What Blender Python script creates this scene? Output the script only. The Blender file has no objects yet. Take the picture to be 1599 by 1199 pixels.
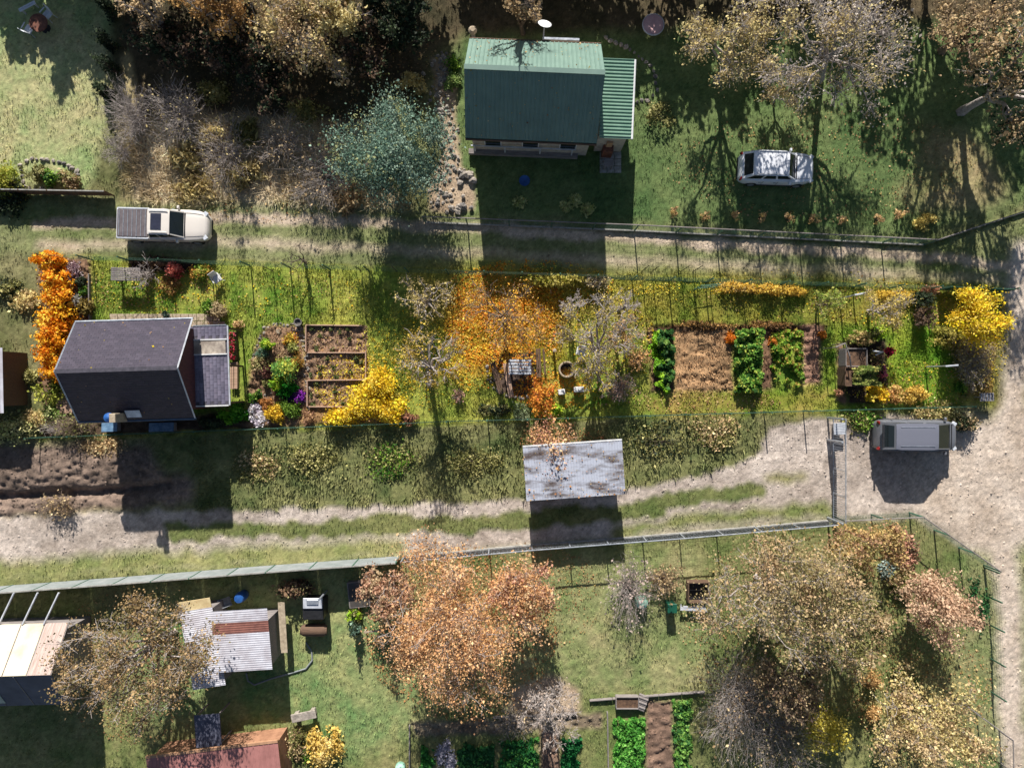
import bpy, math, random
import numpy as np
from mathutils import Vector
R = math.radians
# ---------------------------------------------------------------- camera, sky, sun, exposure
sc = bpy.context.scene
COL = sc.collection
H = 42.0            # height of the drone above the ground
S = 25.6            # pixels of the photograph per metre at ground level
cam_d = bpy.data.cameras.new('camera'); cam = bpy.data.objects.new('camera', cam_d); COL.objects.link(cam)
cam.location = (0, 0, H); cam.rotation_euler = (0, 0, 0)
cam_d.sensor_width = 36; cam_d.lens = 36 * H / (1599 / S)
cam_d.clip_start = 0.5; cam_d.clip_end = 2000
sc.camera = cam
SUN_EL, SUN_AZ = 28.5, 5.0
w = bpy.data.worlds.new('World'); sc.world = w; w.use_nodes = True
nt = w.node_tree; nt.nodes.clear()
sky = nt.nodes.new('ShaderNodeTexSky'); sky.sky_type = 'NISHITA'; sky.sun_disc = False
sky.sun_elevation = R(SUN_EL); sky.sun_rotation = R(-SUN_AZ); sky.altitude = 400
bg = nt.nodes.new('ShaderNodeBackground'); bg.inputs[1].default_value = 0.05
wo = nt.nodes.new('ShaderNodeOutputWorld')
nt.links.new(sky.outputs[0], bg.inputs[0]); nt.links.new(bg.outputs[0], wo.inputs[0])
sd = bpy.data.lights.new('sun', 'SUN'); sd.energy = 5.0; sd.angle = R(0.55); sd.color = (1.0, 0.955, 0.89)
sun = bpy.data.objects.new('sun', sd); COL.objects.link(sun); sun.location = (-4, 30, 30)
sdir = Vector((math.sin(R(SUN_AZ)) * math.cos(R(SUN_EL)), -math.cos(R(SUN_AZ)) * math.cos(R(SUN_EL)), -math.sin(R(SUN_EL))))
sun.rotation_euler = sdir.to_track_quat('-Z', 'Y').to_euler()
sc.view_settings.view_transform = 'Standard'; sc.view_settings.look = 'None'
sc.view_settings.exposure = 0.68; sc.view_settings.gamma = 1; sc.view_settings.use_curve_mapping = False
sc.cycles.max_bounces = 5; sc.cycles.diffuse_bounces = 3; sc.cycles.transparent_max_bounces = 6

# ---------------------------------------------------------------- helpers
def P(px, py, z=0.0):
    k = (H - z) / H / S
    return ((px - 799.5) * k, (599.5 - py) * k, z)
def lin(c, k=1.0):
    o = []
    for v in c:
        v = v / 255.0
        o.append((v / 12.92 if v <= 0.04045 else ((v + 0.055) / 1.055) ** 2.4) * k)
    return tuple(o)
def LA(cs): return np.array([lin(c) for c in cs])

_lat = {}
def vnoise(x, y, scale, seed=0):
    if seed not in _lat: _lat[seed] = np.random.RandomState(seed + 11).rand(256, 256)
    g = _lat[seed]; x = x / scale; y = y / scale
    xi = np.floor(x).astype(int); yi = np.floor(y).astype(int)
    fx = x - xi; fy = y - yi; fx = fx * fx * (3 - 2 * fx); fy = fy * fy * (3 - 2 * fy)
    a = g[xi % 256, yi % 256]; b = g[(xi + 1) % 256, yi % 256]; c = g[xi % 256, (yi + 1) % 256]; d = g[(xi + 1) % 256, (yi + 1) % 256]
    return (a * (1 - fx) + b * fx) * (1 - fy) + (c * (1 - fx) + d * fx) * fy
def fbm(x, y, scale, seed=0, o=4):
    s = 0; t = 0; am = 1.0
    for i in range(o):
        s = s + am * vnoise(x, y, scale / 2 ** i, seed + i * 7); t += am; am *= 0.55
    return s / t
def seg_dist(x, y, pts):
    d = np.full(np.shape(x), 1e9)
    for (ax, ay), (bx, by) in zip(pts[:-1], pts[1:]):
        vx, vy = bx - ax, by - ay; L2 = vx * vx + vy * vy + 1e-9
        t = np.clip(((x - ax) * vx + (y - ay) * vy) / L2, 0, 1)
        d = np.minimum(d, np.hypot(x - ax - t * vx, y - ay - t * vy))
    return d
def in_poly(x, y, pts):
    r = np.zeros(np.shape(x), bool); n = len(pts)
    for i in range(n):
        x1, y1 = pts[i]; x2, y2 = pts[(i + 1) % n]
        if y1 == y2: continue
        c = ((y1 > y) != (y2 > y)) & (x < (x2 - x1) * (y - y1) / (y2 - y1) + x1)
        r ^= c
    return r
G2 = lambda pts: [P(a, b)[:2] for a, b in pts]
DITCH = G2([(-60, 779), (60, 774), (150, 769), (235, 762), (262, 758)])
BANK = G2([(-60, 735), (60, 732), (150, 728), (240, 722)])
EX, EY = 34.4, 26.6
def gz(x, y):
    x = np.asarray(x, float); y = np.asarray(y, float)
    z = 0.10 * (fbm(x, y, 5.0, 3) - .5) + 0.05 * (fbm(x, y, .8, 5, 3) - .5)
    z = z - 0.42 * np.exp(-(seg_dist(x, y, DITCH) / .28) ** 2) + 0.30 * np.exp(-(seg_dist(x, y, BANK) / 1.2) ** 2)
    f = np.clip((EX - np.abs(x)) / 1.0, 0, 1) * np.clip((EY - np.abs(y)) / 1.0, 0, 1)
    return z * f
def g0(x, y): return float(gz(np.array([x]), np.array([y]))[0])

# materials ------------------------------------------------------
def nodes(name):
    m = bpy.data.materials.new(name); m.use_nodes = True; t = m.node_tree; b = t.nodes['Principled BSDF']; return m, t, b
def add_bump(t, b, scale, strength, dist=.02, coord='Object'):
    tc = t.nodes.new('ShaderNodeTexCoord'); n = t.nodes.new('ShaderNodeTexNoise'); n.inputs['Scale'].default_value = scale; n.inputs['Detail'].default_value = 5
    t.links.new(tc.outputs[coord], n.inputs['Vector'])
    bp = t.nodes.new('ShaderNodeBump'); bp.inputs['Strength'].default_value = strength; bp.inputs['Distance'].default_value = dist
    t.links.new(n.outputs['Fac'], bp.inputs['Height']); t.links.new(bp.outputs[0], b.inputs['Normal']); return tc, n
def mat(name, c1, c2=None, scale=6, rough=.8, bump=.3, metal=0, stretch=None, contrast=(.35, .65), coat=0, dist=.01):
    m, t, b = nodes(name); c1 = lin(c1); c2 = lin(c2) if c2 else tuple(v * .7 for v in c1)
    tc, n0 = add_bump(t, b, scale * 5, bump, dist)
    n = t.nodes.new('ShaderNodeTexNoise'); n.inputs['Scale'].default_value = scale; n.inputs['Detail'].default_value = 6; n.inputs['Roughness'].default_value = .65
    if stretch:
        mp = t.nodes.new('ShaderNodeMapping'); mp.inputs['Scale'].default_value = stretch
        t.links.new(tc.outputs['Object'], mp.inputs[0]); t.links.new(mp.outputs[0], n.inputs['Vector'])
    else: t.links.new(tc.outputs['Object'], n.inputs['Vector'])
    r = t.nodes.new('ShaderNodeValToRGB'); r.color_ramp.elements[0].position = contrast[0]; r.color_ramp.elements[1].position = contrast[1]
    r.color_ramp.elements[0].color = (*c2, 1); r.color_ramp.elements[1].color = (*c1, 1)
    t.links.new(n.outputs['Fac'], r.inputs[0]); t.links.new(r.outputs[0], b.inputs['Base Color'])
    b.inputs['Roughness'].default_value = rough; b.inputs['Metallic'].default_value = metal; b.inputs['Coat Weight'].default_value = coat
    return m
def vc_mat(name, rough=.8, transl=0, noise=None, bump=None, amp=.35):
    m, t, b = nodes(name); a = t.nodes.new('ShaderNodeAttribute'); a.attribute_name = 'Col'; src = a.outputs['Color']
    tc = t.nodes.new('ShaderNodeTexCoord')
    for sc_ in (noise or []):
        n = t.nodes.new('ShaderNodeTexNoise'); n.inputs['Scale'].default_value = sc_; n.inputs['Detail'].default_value = 5; n.inputs['Roughness'].default_value = .7
        t.links.new(tc.outputs['Object'], n.inputs['Vector'])
        mr = t.nodes.new('ShaderNodeMapRange'); mr.inputs['From Min'].default_value = .3; mr.inputs['From Max'].default_value = .7
        mr.inputs['To Min'].default_value = 1 - amp; mr.inputs['To Max'].default_value = 1 + amp
        t.links.new(n.outputs['Fac'], mr.inputs['Value'])
        vm = t.nodes.new('ShaderNodeVectorMath'); vm.operation = 'SCALE'; t.links.new(src, vm.inputs[0]); t.links.new(mr.outputs[0], vm.inputs['Scale']); src = vm.outputs[0]
    t.links.new(src, b.inputs['Base Color']); b.inputs['Roughness'].default_value = rough; b.inputs['Specular IOR Level'].default_value = .25
    if bump: add_bump(t, b, bump[0], bump[1], bump[2])
    if transl:
        tr = t.nodes.new('ShaderNodeBsdfTranslucent'); mx = t.nodes.new('ShaderNodeMixShader'); mx.inputs[0].default_value = transl
        t.links.new(src, tr.inputs[0]); t.links.new(b.outputs[0], mx.inputs[1]); t.links.new(tr.outputs[0], mx.inputs[2])
        t.links.new(mx.outputs[0], t.nodes['Material Output'].inputs[0])
    return m
M = {}
M['ground'] = vc_mat('ground_soil_and_turf', .95, noise=[3.0, 22.0], bump=(30, .9, .05), amp=.28)
M['leaf'] = vc_mat('leaves', .65, transl=.28)
M['grass'] = vc_mat('grass_blades', .8, transl=.2)
M['bark'] = mat('bark', (150, 140, 132), (95, 85, 78), 9, .9, .6)
M['barkdark'] = mat('dark_bark', (112, 98, 86), (66, 56, 48), 9, .9, .6)
M['twig'] = mat('pale_twigs', (188, 178, 172), (140, 130, 124), 5, .9, .3)
M['twigbrown'] = mat('brown_twigs', (150, 130, 112), (104, 88, 74), 5, .9, .3)
M['stone'] = mat('field_stone', (178, 168, 156), (120, 112, 104), 5, .9, .7)
M['stonedark'] = mat('grey_stone', (140, 134, 128), (84, 80, 78), 5, .9, .7)
M['slab'] = mat('beige_paving', (188, 172, 148), (146, 130, 110), 4, .9, .4)
M['concrete'] = mat('concrete', (168, 166, 160), (126, 124, 118), 4, .9, .4)
M['timber'] = mat('weathered_timber', (196, 162, 138), (150, 120, 100), 3, .85, .4, stretch=(.6, 8, 8))
M['darktimber'] = mat('brown_timber', (112, 88, 70), (74, 56, 44), 3, .85, .4, stretch=(.6, 8, 8))
M['greytimber'] = mat('grey_timber', (150, 142, 138), (104, 98, 96), 3, .85, .4, stretch=(.6, 8, 8))
M['maroon'] = mat('maroon_wood_cladding', (92, 48, 50), (60, 32, 34), 3, .8, .3, stretch=(8, 8, .8))
M['plaster'] = mat('pale_plaster', (196, 186, 170), (160, 150, 136), 3, .9, .3)
M['white'] = mat('white_paint', (232, 232, 230), (205, 205, 205), 3, .5, .05)
M['whitemetal'] = mat('white_metal', (215, 218, 224), (180, 184, 192), 3, .45, .05, metal=.2)
M['galv'] = mat('galvanised_steel', (188, 194, 202), (140, 146, 156), 5, .45, .1, metal=.5)
M['greenmetal'] = mat('green_fence_paint', (70, 112, 92), (48, 84, 68), 3, .6, .1)
M['screen'] = mat('grey_green_screening', (142, 146, 148), (116, 124, 124), 1.4, .8, .2)
M['dark'] = mat('black_plastic', (40, 40, 42), (24, 24, 26), 5, .55, .2)
M['rubber'] = mat('tyre_rubber', (34, 34, 34), (22, 22, 22), 8, .9, .3)
M['blue'] = mat('blue_plastic', (44, 98, 168), (34, 76, 140), 3, .45, .05)
M['greenplastic'] = mat('green_plastic', (26, 92, 70), (18, 70, 54), 3, .5, .05)
M['mint'] = mat('mint_plastic', (168, 214, 192), (136, 188, 168), 3, .5, .05)
M['rust'] = mat('rusty_iron', (132, 82, 62), (84, 52, 42), 6, .85, .4)
M['glass'] = nodes('dark_glass')[0]
b = M['glass'].node_tree.nodes['Principled BSDF']; b.inputs['Base Color'].default_value = (.015, .02, .022, 1); b.inputs['Roughness'].default_value = .06
M['screen2'] = M['screen']

# mesh building ----------------------------------------------------
def raw_mesh(name, V, polys, mats, col=None, smooth=False, mi=None):
    me = bpy.data.meshes.new(name); V = np.asarray(V, np.float32)
    polys = [np.asarray(p, np.int32) for p in polys if len(p)]
    me.vertices.add(len(V)); me.vertices.foreach_set('co', V.ravel())
    tot = sum(p.size for p in polys); npoly = sum(len(p) for p in polys)
    me.loops.add(tot); me.polygons.add(npoly)
    me.loops.foreach_set('vertex_index', np.concatenate([p.ravel() for p in polys]))
    sizes = np.concatenate([np.full(len(p), p.shape[1]) for p in polys])
    me.polygons.foreach_set('loop_start', np.concatenate([[0], np.cumsum(sizes)[:-1]]).astype(np.int32))
    if smooth: me.polygons.foreach_set('use_smooth', np.ones(npoly, bool))
    for m in (mats if isinstance(mats, (list, tuple)) else [mats]): me.materials.append(m)
    if mi is not None: me.polygons.foreach_set('material_index', np.asarray(mi, np.int32))
    if col is not None:
        a = me.color_attributes.new('Col', 'FLOAT_COLOR', 'POINT')
        c4 = np.ones((len(V), 4), np.float32); c4[:, :3] = col; a.data.foreach_set('color', c4.ravel())
    me.update(calc_edges=True); me.validate()
    return me
def link(name, me, parent=None, loc=None, rz=None):
    o = bpy.data.objects.new(name, me); COL.objects.link(o)
    if parent: o.parent = parent
    if loc is not None: o.location = loc
    if rz is not None: o.rotation_euler = (0, 0, rz)
    return o
def tag(o, label=None, cat=None, group=None, kind=None):
    for k, v in (('label', label), ('category', cat), ('group', group), ('kind', kind)):
        if v: o[k] = v
    return o
def thing(name, label, cat, loc, rz=0, group=None):
    o = bpy.data.objects.new(name, None); COL.objects.link(o); o.empty_display_size = .3
    o.location = loc; o.rotation_euler = (0, 0, rz); return tag(o, label, cat, group)
def at(px, py, z=0.0):
    x, y, _ = P(px, py, z); return (x, y, g0(x, y))
class MB:
    def __init__(s): s.v = []; s.f = []
    def add(s, vs, fs):
        o = len(s.v); s.v += [tuple(map(float, q)) for q in vs]; s.f += [tuple(i + o for i in f) for f in fs]; return s
    def box(s, c, d, rz=0, bev=0, rx=0):
        hx, hy, hz = d[0] / 2, d[1] / 2, d[2] / 2; cs, sn = math.cos(rz), math.sin(rz)
        def T(x, y, z):
            if rx: y, z = y * math.cos(rx) - z * math.sin(rx), y * math.sin(rx) + z * math.cos(rx)
            return (c[0] + x * cs - y * sn, c[1] + x * sn + y * cs, c[2] + z)
        if not bev:
            vs = [T(x, y, z) for z in (-hz, hz) for x, y in ((-hx, -hy), (hx, -hy), (hx, hy), (-hx, hy))]
            return s.add(vs, [(3, 2, 1, 0), (4, 5, 6, 7), (0, 1, 5, 4), (1, 2, 6, 5), (2, 3, 7, 6), (3, 0, 4, 7)])
        b = bev; vs = []
        for z, e in ((-hz, 0), (hz - b, 0), (hz, b)):
            ox, oy = hx - e, hy - e
            vs += [T(x, y, z) for x, y in ((-ox + b, -oy), (ox - b, -oy), (ox, -oy + b), (ox, oy - b), (ox - b, oy), (-ox + b, oy), (-ox, oy - b), (-ox, -oy + b))]
        fs = [tuple(range(7, -1, -1)), tuple(range(16, 24))]
        for l in (0, 8):
            for i in range(8): fs.append((l + i, l + (i + 1) % 8, l + 8 + (i + 1) % 8, l + 8 + i))
        return s.add(vs, fs)
    def tube(s, pts, r, n=8, caps=True):
        pts = [Vector(p) for p in pts]; rs = r if isinstance(r, (list, tuple)) else [r] * len(pts); rings = []
        for i, p in enumerate(pts):
            d = (pts[min(i + 1, len(pts) - 1)] - pts[max(i - 1, 0)]).normalized()
            u = d.cross(Vector((0, 0, 1)) if abs(d.z) < .95 else Vector((1, 0, 0))).normalized(); q = d.cross(u)
            rings.append([p + (u * math.cos(2 * math.pi * k / n) + q * math.sin(2 * math.pi * k / n)) * rs[i] for k in range(n)])
        fs = []
        for i in range(len(pts) - 1):
            for k in range(n): fs.append((i * n + k, i * n + (k + 1) % n, (i + 1) * n + (k + 1) % n, (i + 1) * n + k))
        if caps: fs += [tuple(range(n)), tuple(range(len(pts) * n - 1, (len(pts) - 1) * n - 1, -1))]
        return s.add([q for r_ in rings for q in r_], fs)
    def lathe(s, c, prof, n=20, caps=True):
        vs = [(c[0] + r * math.cos(2 * math.pi * k / n), c[1] + r * math.sin(2 * math.pi * k / n), c[2] + z) for r, z in prof for k in range(n)]
        fs = [(i * n + k, i * n + (k + 1) % n, (i + 1) * n + (k + 1) % n, (i + 1) * n + k) for i in range(len(prof) - 1) for k in range(n)]
        if caps: fs += [tuple(range(n - 1, -1, -1)), tuple(range((len(prof) - 1) * n, len(prof) * n))]
        return s.add(vs, fs)
    def prism(s, poly, z0, z1):
        n = len(poly); return s.add([(x, y, z0) for x, y in poly] + [(x, y, z1) for x, y in poly],
            [tuple(range(n - 1, -1, -1)), tuple(range(n, 2 * n))] + [(i, (i + 1) % n, n + (i + 1) % n, n + i) for i in range(n)])
    def mesh(s, name, m, smooth=False):
        me = bpy.data.meshes.new(name); me.from_pydata(s.v, [], s.f); me.materials.append(m)
        if smooth: me.polygons.foreach_set('use_smooth', [True] * len(me.polygons))
        me.update(); return me
    def build(s, name, m, parent=None, smooth=False, loc=None, rz=None, label=None, kind=None):
        o = link(name, s.mesh(name, m, smooth), parent, loc, rz)
        return tag(o, label, kind=kind)

# foliage and wood -----------------------------------------------------
def prisms(A, B, ra, rb, n=4):
    A = np.asarray(A, float); B = np.asarray(B, float); ra = np.asarray(ra, float); rb = np.asarray(rb, float)
    d = B - A; d /= np.linalg.norm(d, axis=1)[:, None] + 1e-9
    up = np.tile([0, 0, 1.0], (len(A), 1)); up[np.abs(d[:, 2]) > .9] = [1, 0, 0]
    u = np.cross(d, up); u /= np.linalg.norm(u, axis=1)[:, None] + 1e-9; q = np.cross(d, u)
    V = np.zeros((len(A), 2 * n, 3))
    for k in range(n):
        c, s_ = math.cos(2 * math.pi * k / n), math.sin(2 * math.pi * k / n)
        V[:, k] = A + (u * c + q * s_) * ra[:, None]; V[:, n + k] = B + (u * c + q * s_) * rb[:, None]
    base = np.arange(len(A))[:, None, None] * 2 * n
    f = np.array([[k, (k + 1) % n, n + (k + 1) % n, n + k] for k in range(n)])[None]
    return V.reshape(-1, 3), (base + f).reshape(-1, 4)
def leaf_quads(C, size, rng, flat=.6, elong=1.5):
    n = len(C); nrm = rng.normal(size=(n, 3)); nrm[:, 2] = np.abs(nrm[:, 2]) + flat; nrm /= np.linalg.norm(nrm, axis=1)[:, None]
    t = rng.normal(size=(n, 3)); u = np.cross(nrm, t); u /= np.linalg.norm(u, axis=1)[:, None] + 1e-9; v = np.cross(nrm, u)
    s_ = (size * np.clip(rng.lognormal(-.08, .42, n), .35, 2.2))[:, None]
    V = np.stack([C - u * s_ * elong / 2, C - v * s_ / 2 + nrm * s_ * .12, C + u * s_ * elong / 2, C + v * s_ / 2 + nrm * s_ * .12], 1)
    return V.reshape(-1, 3), np.arange(4 * n).reshape(n, 4)
def leaf_cols(n, pal, rng, per=4, patch=None):
    p = LA(pal); i = rng.randint(0, len(p), n)
    if patch is not None: i = np.where(rng.rand(n) < .75, (patch * len(p)).astype(int) % len(p), i)
    c = p[i] * rng.uniform(.72, 1.25, n)[:, None]
    return np.repeat(np.clip(c, 0, .95), per, 0)
def curve_pts(a, b, sag, rng, k, wob):
    t = np.linspace(0, 1, k + 1)[:, None]; c = (a + b) / 2 + np.array([0, 0, sag])
    p = (1 - t) ** 2 * a + 2 * t * (1 - t) * c + t * t * b
    p[1:-1] += rng.normal(size=(k - 1, 3)) * wob; return p
def skeleton(rng, h, r, low, nl=8, twigs=6, r0=None, rx=1, ry=1, dens=1.0):
    r0 = r0 or .028 * h + .01; SG = []   # A, B, ra, rb
    top = np.array([rng.normal() * .1, rng.normal() * .1, h * low]); tr = curve_pts(np.zeros(3), top, 0, rng, 3, .03)
    for i in range(3): SG.append((tr[i], tr[i + 1], r0 * (1 - .1 * i) * (1.25 if i == 0 else 1), r0 * (.9 - .1 * i)))
    tips = []
    for j in range(nl):
        a = 2 * math.pi * (j + rng.uniform(-.35, .35)) / nl; inner = (j % 3 == 2)
        u = r * (rng.uniform(.15, .5) if inner else rng.uniform(.62, .92)); v = h * (rng.uniform(.85, .98) if inner else rng.uniform(.55, .82))
        b = np.array([math.cos(a) * u * rx, math.sin(a) * u * ry, v])
        lp = curve_pts(top * rng.uniform(.85, 1) if low > .12 else top, b, h * .06, rng, 6, .04 * r)
        for i in range(6):
            f = 1 - i / 6.5; SG.append((lp[i], lp[i + 1], r0 * .55 * f, r0 * .55 * (f - .14)))
        for q in range(int(6 * dens)):
            t = rng.uniform(.3, 1); i = min(int(t * 6), 5); s0 = lp[i] + (lp[i + 1] - lp[i]) * (t * 6 - i)
            dr = rng.normal(size=3) * .75; dr += (b - lp[0]) / np.linalg.norm(b - lp[0]) * .8; dr[2] = dr[2] * .6 + .25; dr /= np.linalg.norm(dr)
            e = s0 + dr * r * rng.uniform(.28, .5) * (1.1 - .4 * t); sp = curve_pts(s0, e, .05 * r, rng, 3, .02 * r); rr = r0 * .2 * (1.1 - .5 * t)
            for i2 in range(3): SG.append((sp[i2], sp[i2 + 1], rr * (1 - i2 * .25), rr * (.75 - i2 * .25)))
            for z in range(twigs):
                t2 = rng.uniform(.25, 1); i3 = min(int(t2 * 3), 2); s1 = sp[i3] + (sp[i3 + 1] - sp[i3]) * (t2 * 3 - i3)
                d2 = dr * .6 + rng.normal(size=3) * .6; d2[2] += .2; d2 /= np.linalg.norm(d2)
                e1 = s1 + d2 * r * rng.uniform(.1, .24); SG.append((s1, e1, rr * .4 + .004, .004)); tips.append(e1); tips.append((s1 + e1) / 2)
                if twigs > 6:
                    for _ in range(2):
                        m = s1 + (e1 - s1) * rng.uniform(.3, .8); d3 = d2 + rng.normal(size=3) * .7; d3 /= np.linalg.norm(d3)
                        SG.append((m, m + d3 * r * rng.uniform(.05, .13), rr * .25 + .004, .004))
    A, B, ra, rb = map(np.array, zip(*SG)); return A, B, ra, rb, np.array(tips)
_seed = [100]
def tree(label, px, py, h, r, pal=None, n=4000, leaf=.13, name='tree', cat='tree', bark='bark', low=.28, zc=.66, nl=8, twigs=5, rx=1, ry=1,
         group=None, spread=.075, dens=1.0, base=None, minr=0):
    _seed[0] += 1; rng = np.random.RandomState(_seed[0])
    loc = P(px, py, h * zc); x, y = (loc[0], loc[1]) if base is None else P(*base)[:2]
    t = thing(name, label, cat, (x, y, g0(x, y)), 0, group)
    A, B, ra, rb, tips = skeleton(rng, h, r, low, nl, twigs, rx=rx, ry=ry, dens=dens)
    off = np.array([loc[0] - x, loc[1] - y, 0])
    if base is not None:
        for Q in (A, B, tips): Q += off * (np.clip(Q[:, 2:3] / (h * zc), 0, 1))
    ra = np.maximum(ra, minr); rb = np.maximum(rb, minr * .7)
    V, F = prisms(A, B, ra, rb, 5 if len(A) < 900 else 4)
    link('trunk', raw_mesh('trunk', V, [F], M[bark]), t)
    if n and pal:
        if py > -20: n = int(n * 1.45); leaf *= .8
        wgt = fbm(tips[:, 0] + 9, tips[:, 1] + tips[:, 2], r * .35, _seed[0] % 31, 2) ** (1.0 if name == 'willow_tree' else 2.0); k = rng.choice(len(tips), n, p=wgt / wgt.sum()); C = tips[k] + rng.normal(size=(n, 3)) * spread * r; C[:, 2] = np.clip(C[:, 2], .1, None)
        V, F = leaf_quads(C, leaf, rng); patch = fbm(C[:, 0] + 50, C[:, 1] + 50, r * .5, _seed[0] % 40, 2) * 3 % 1
        link('crown', raw_mesh('crown', V, [F], M['leaf'], leaf_cols(n, pal, rng, 4, patch)), t)
    return t
def shrub(label, px, py, r, h, pal, n=1200, leaf=.09, name='shrub', cat='shrub', ry=None, rz=0, clumps=16, bark='barkdark', group=None, flat=.5, fuzz=.2, elong=1.5, shell=.5, zf=.5):
    _seed[0] += 1; rng = np.random.RandomState(_seed[0]); ry = ry or r
    x, y, _ = P(px, py, h * zf); t = thing(name, label, cat, (x, y, g0(x, y)), R(rz), group)
    d = rng.normal(size=(clumps, 3)); d[:, 2] = np.abs(d[:, 2]); d /= np.linalg.norm(d, axis=1)[:, None]
    c = d * (rng.uniform(shell, .92, clumps))[:, None] * np.array([r, ry, h * .88]); c[:, 2] += h * .06
    ns = min(clumps * 2, 60); k = rng.randint(0, clumps, ns); E = c[k] + rng.normal(size=(ns, 3)) * .12 * r; E[:, 2] = np.clip(E[:, 2], .05, h)
    B0 = rng.normal(size=(ns, 3)) * .1 * min(r, ry); B0[:, 2] = -.03
    V, F = prisms(B0, E, np.full(ns, .012 + .01 * h), np.full(ns, .005), 3)
    link('stem', raw_mesh('stem', V, [F], M[bark]), t)
    k = rng.randint(0, clumps, n); C = c[k] + rng.normal(size=(n, 3)) * fuzz * np.array([r, ry, h * .7]); C[:, 2] = np.clip(np.abs(C[:, 2]), .04, h * 1.05)
    V, F = leaf_quads(C, leaf, rng, flat, elong)
    link('foliage', raw_mesh('foliage', V, [F], M['leaf'], leaf_cols(n, pal, rng, 4, (k * .37) % 1)), t)
    return t
def bare_shrub(label, px, py, r, h, m='twig', n=90, name='bare_shrub', cat='shrub', ry=1, pal=None, nleaf=0, leaf=.07, group=None, th=.008):
    _seed[0] += 1; rng = np.random.RandomState(_seed[0]); x, y, _ = P(px, py, h * .6); t = thing(name, label, cat, (x, y, g0(x, y)), 0, group)
    SG = []; tips = []
    for i in range(n):
        a = rng.uniform(0, 2 * math.pi); u = r * math.sqrt(rng.uniform(.02, 1)); b0 = np.array([rng.normal() * .12 * r, rng.normal() * .12 * r * ry, -.03])
        e = np.array([math.cos(a) * u, math.sin(a) * u * ry, h * rng.uniform(.55, 1) * (1 - .25 * u / r)]); p = curve_pts(b0, e, h * .15, rng, 4, .04 * r)
        for j in range(4): SG.append((p[j], p[j + 1], th * (1.6 - .3 * j), th * (1.3 - .3 * j)))
        for _ in range(7):
            j = rng.randint(1, 4); s0 = p[j] + (p[j + 1] - p[j]) * rng.rand(); d = rng.normal(size=3) * .7; d[2] += .4; d[:2] += e[:2] / r * .5; d /= np.linalg.norm(d)
            e2 = s0 + d * r * rng.uniform(.12, .35); SG.append((s0, e2, th * .8, th * .45)); tips.append(e2)
    A, B, ra, rb = map(np.array, zip(*SG)); V, F = prisms(A, B, ra, rb, 3); link('stem', raw_mesh('stem', V, [F], M[m]), t)
    if nleaf:
        tips = np.array(tips); C = tips[rng.randint(0, len(tips), nleaf)] + rng.normal(size=(nleaf, 3)) * .05 * r; V, F = leaf_quads(C, leaf, rng)
        link('foliage', raw_mesh('foliage', V, [F], M['leaf'], leaf_cols(nleaf, pal, rng)), t)
    return t
def rock_mesh(seed, m='stone', flat=.6):
    import bmesh
    rng = np.random.RandomState(seed); bm = bmesh.new(); bmesh.ops.create_icosphere(bm, subdivisions=1, radius=.5)
    for v in bm.verts:
        k = rng.uniform(.75, 1.2); v.co = Vector((v.co.x * k, v.co.y * k * .8, v.co.z * k * flat))
    me = bpy.data.meshes.new('stone'); bm.to_mesh(me); bm.free(); me.materials.append(M[m]); return me
ROCK = [rock_mesh(i) for i in range(6)] + [rock_mesh(i, 'stonedark') for i in range(6, 9)]
def stones(parent, pts, size, rng, zoff=.0, name='stone'):
    for x, y in pts:
        o = link(name, ROCK[rng.randint(0, len(ROCK))], parent, (x - parent.location.x, y - parent.location.y, g0(x, y) - parent.location.z + size * .12 + zoff), rng.uniform(0, 6.3))
        s_ = size * rng.uniform(.65, 1.35); o.scale = (s_, s_, s_ * rng.uniform(.7, 1.2))
def along(pts, step, jit, rng):
    out = []
    for (ax, ay), (bx, by) in zip(pts[:-1], pts[1:]):
        L = math.hypot(bx - ax, by - ay); n = max(1, int(L / step))
        for i in range(n):
            t = i / n; out.append((ax + (bx - ax) * t + rng.normal() * jit, ay + (by - ay) * t + rng.normal() * jit))
    return out
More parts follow.
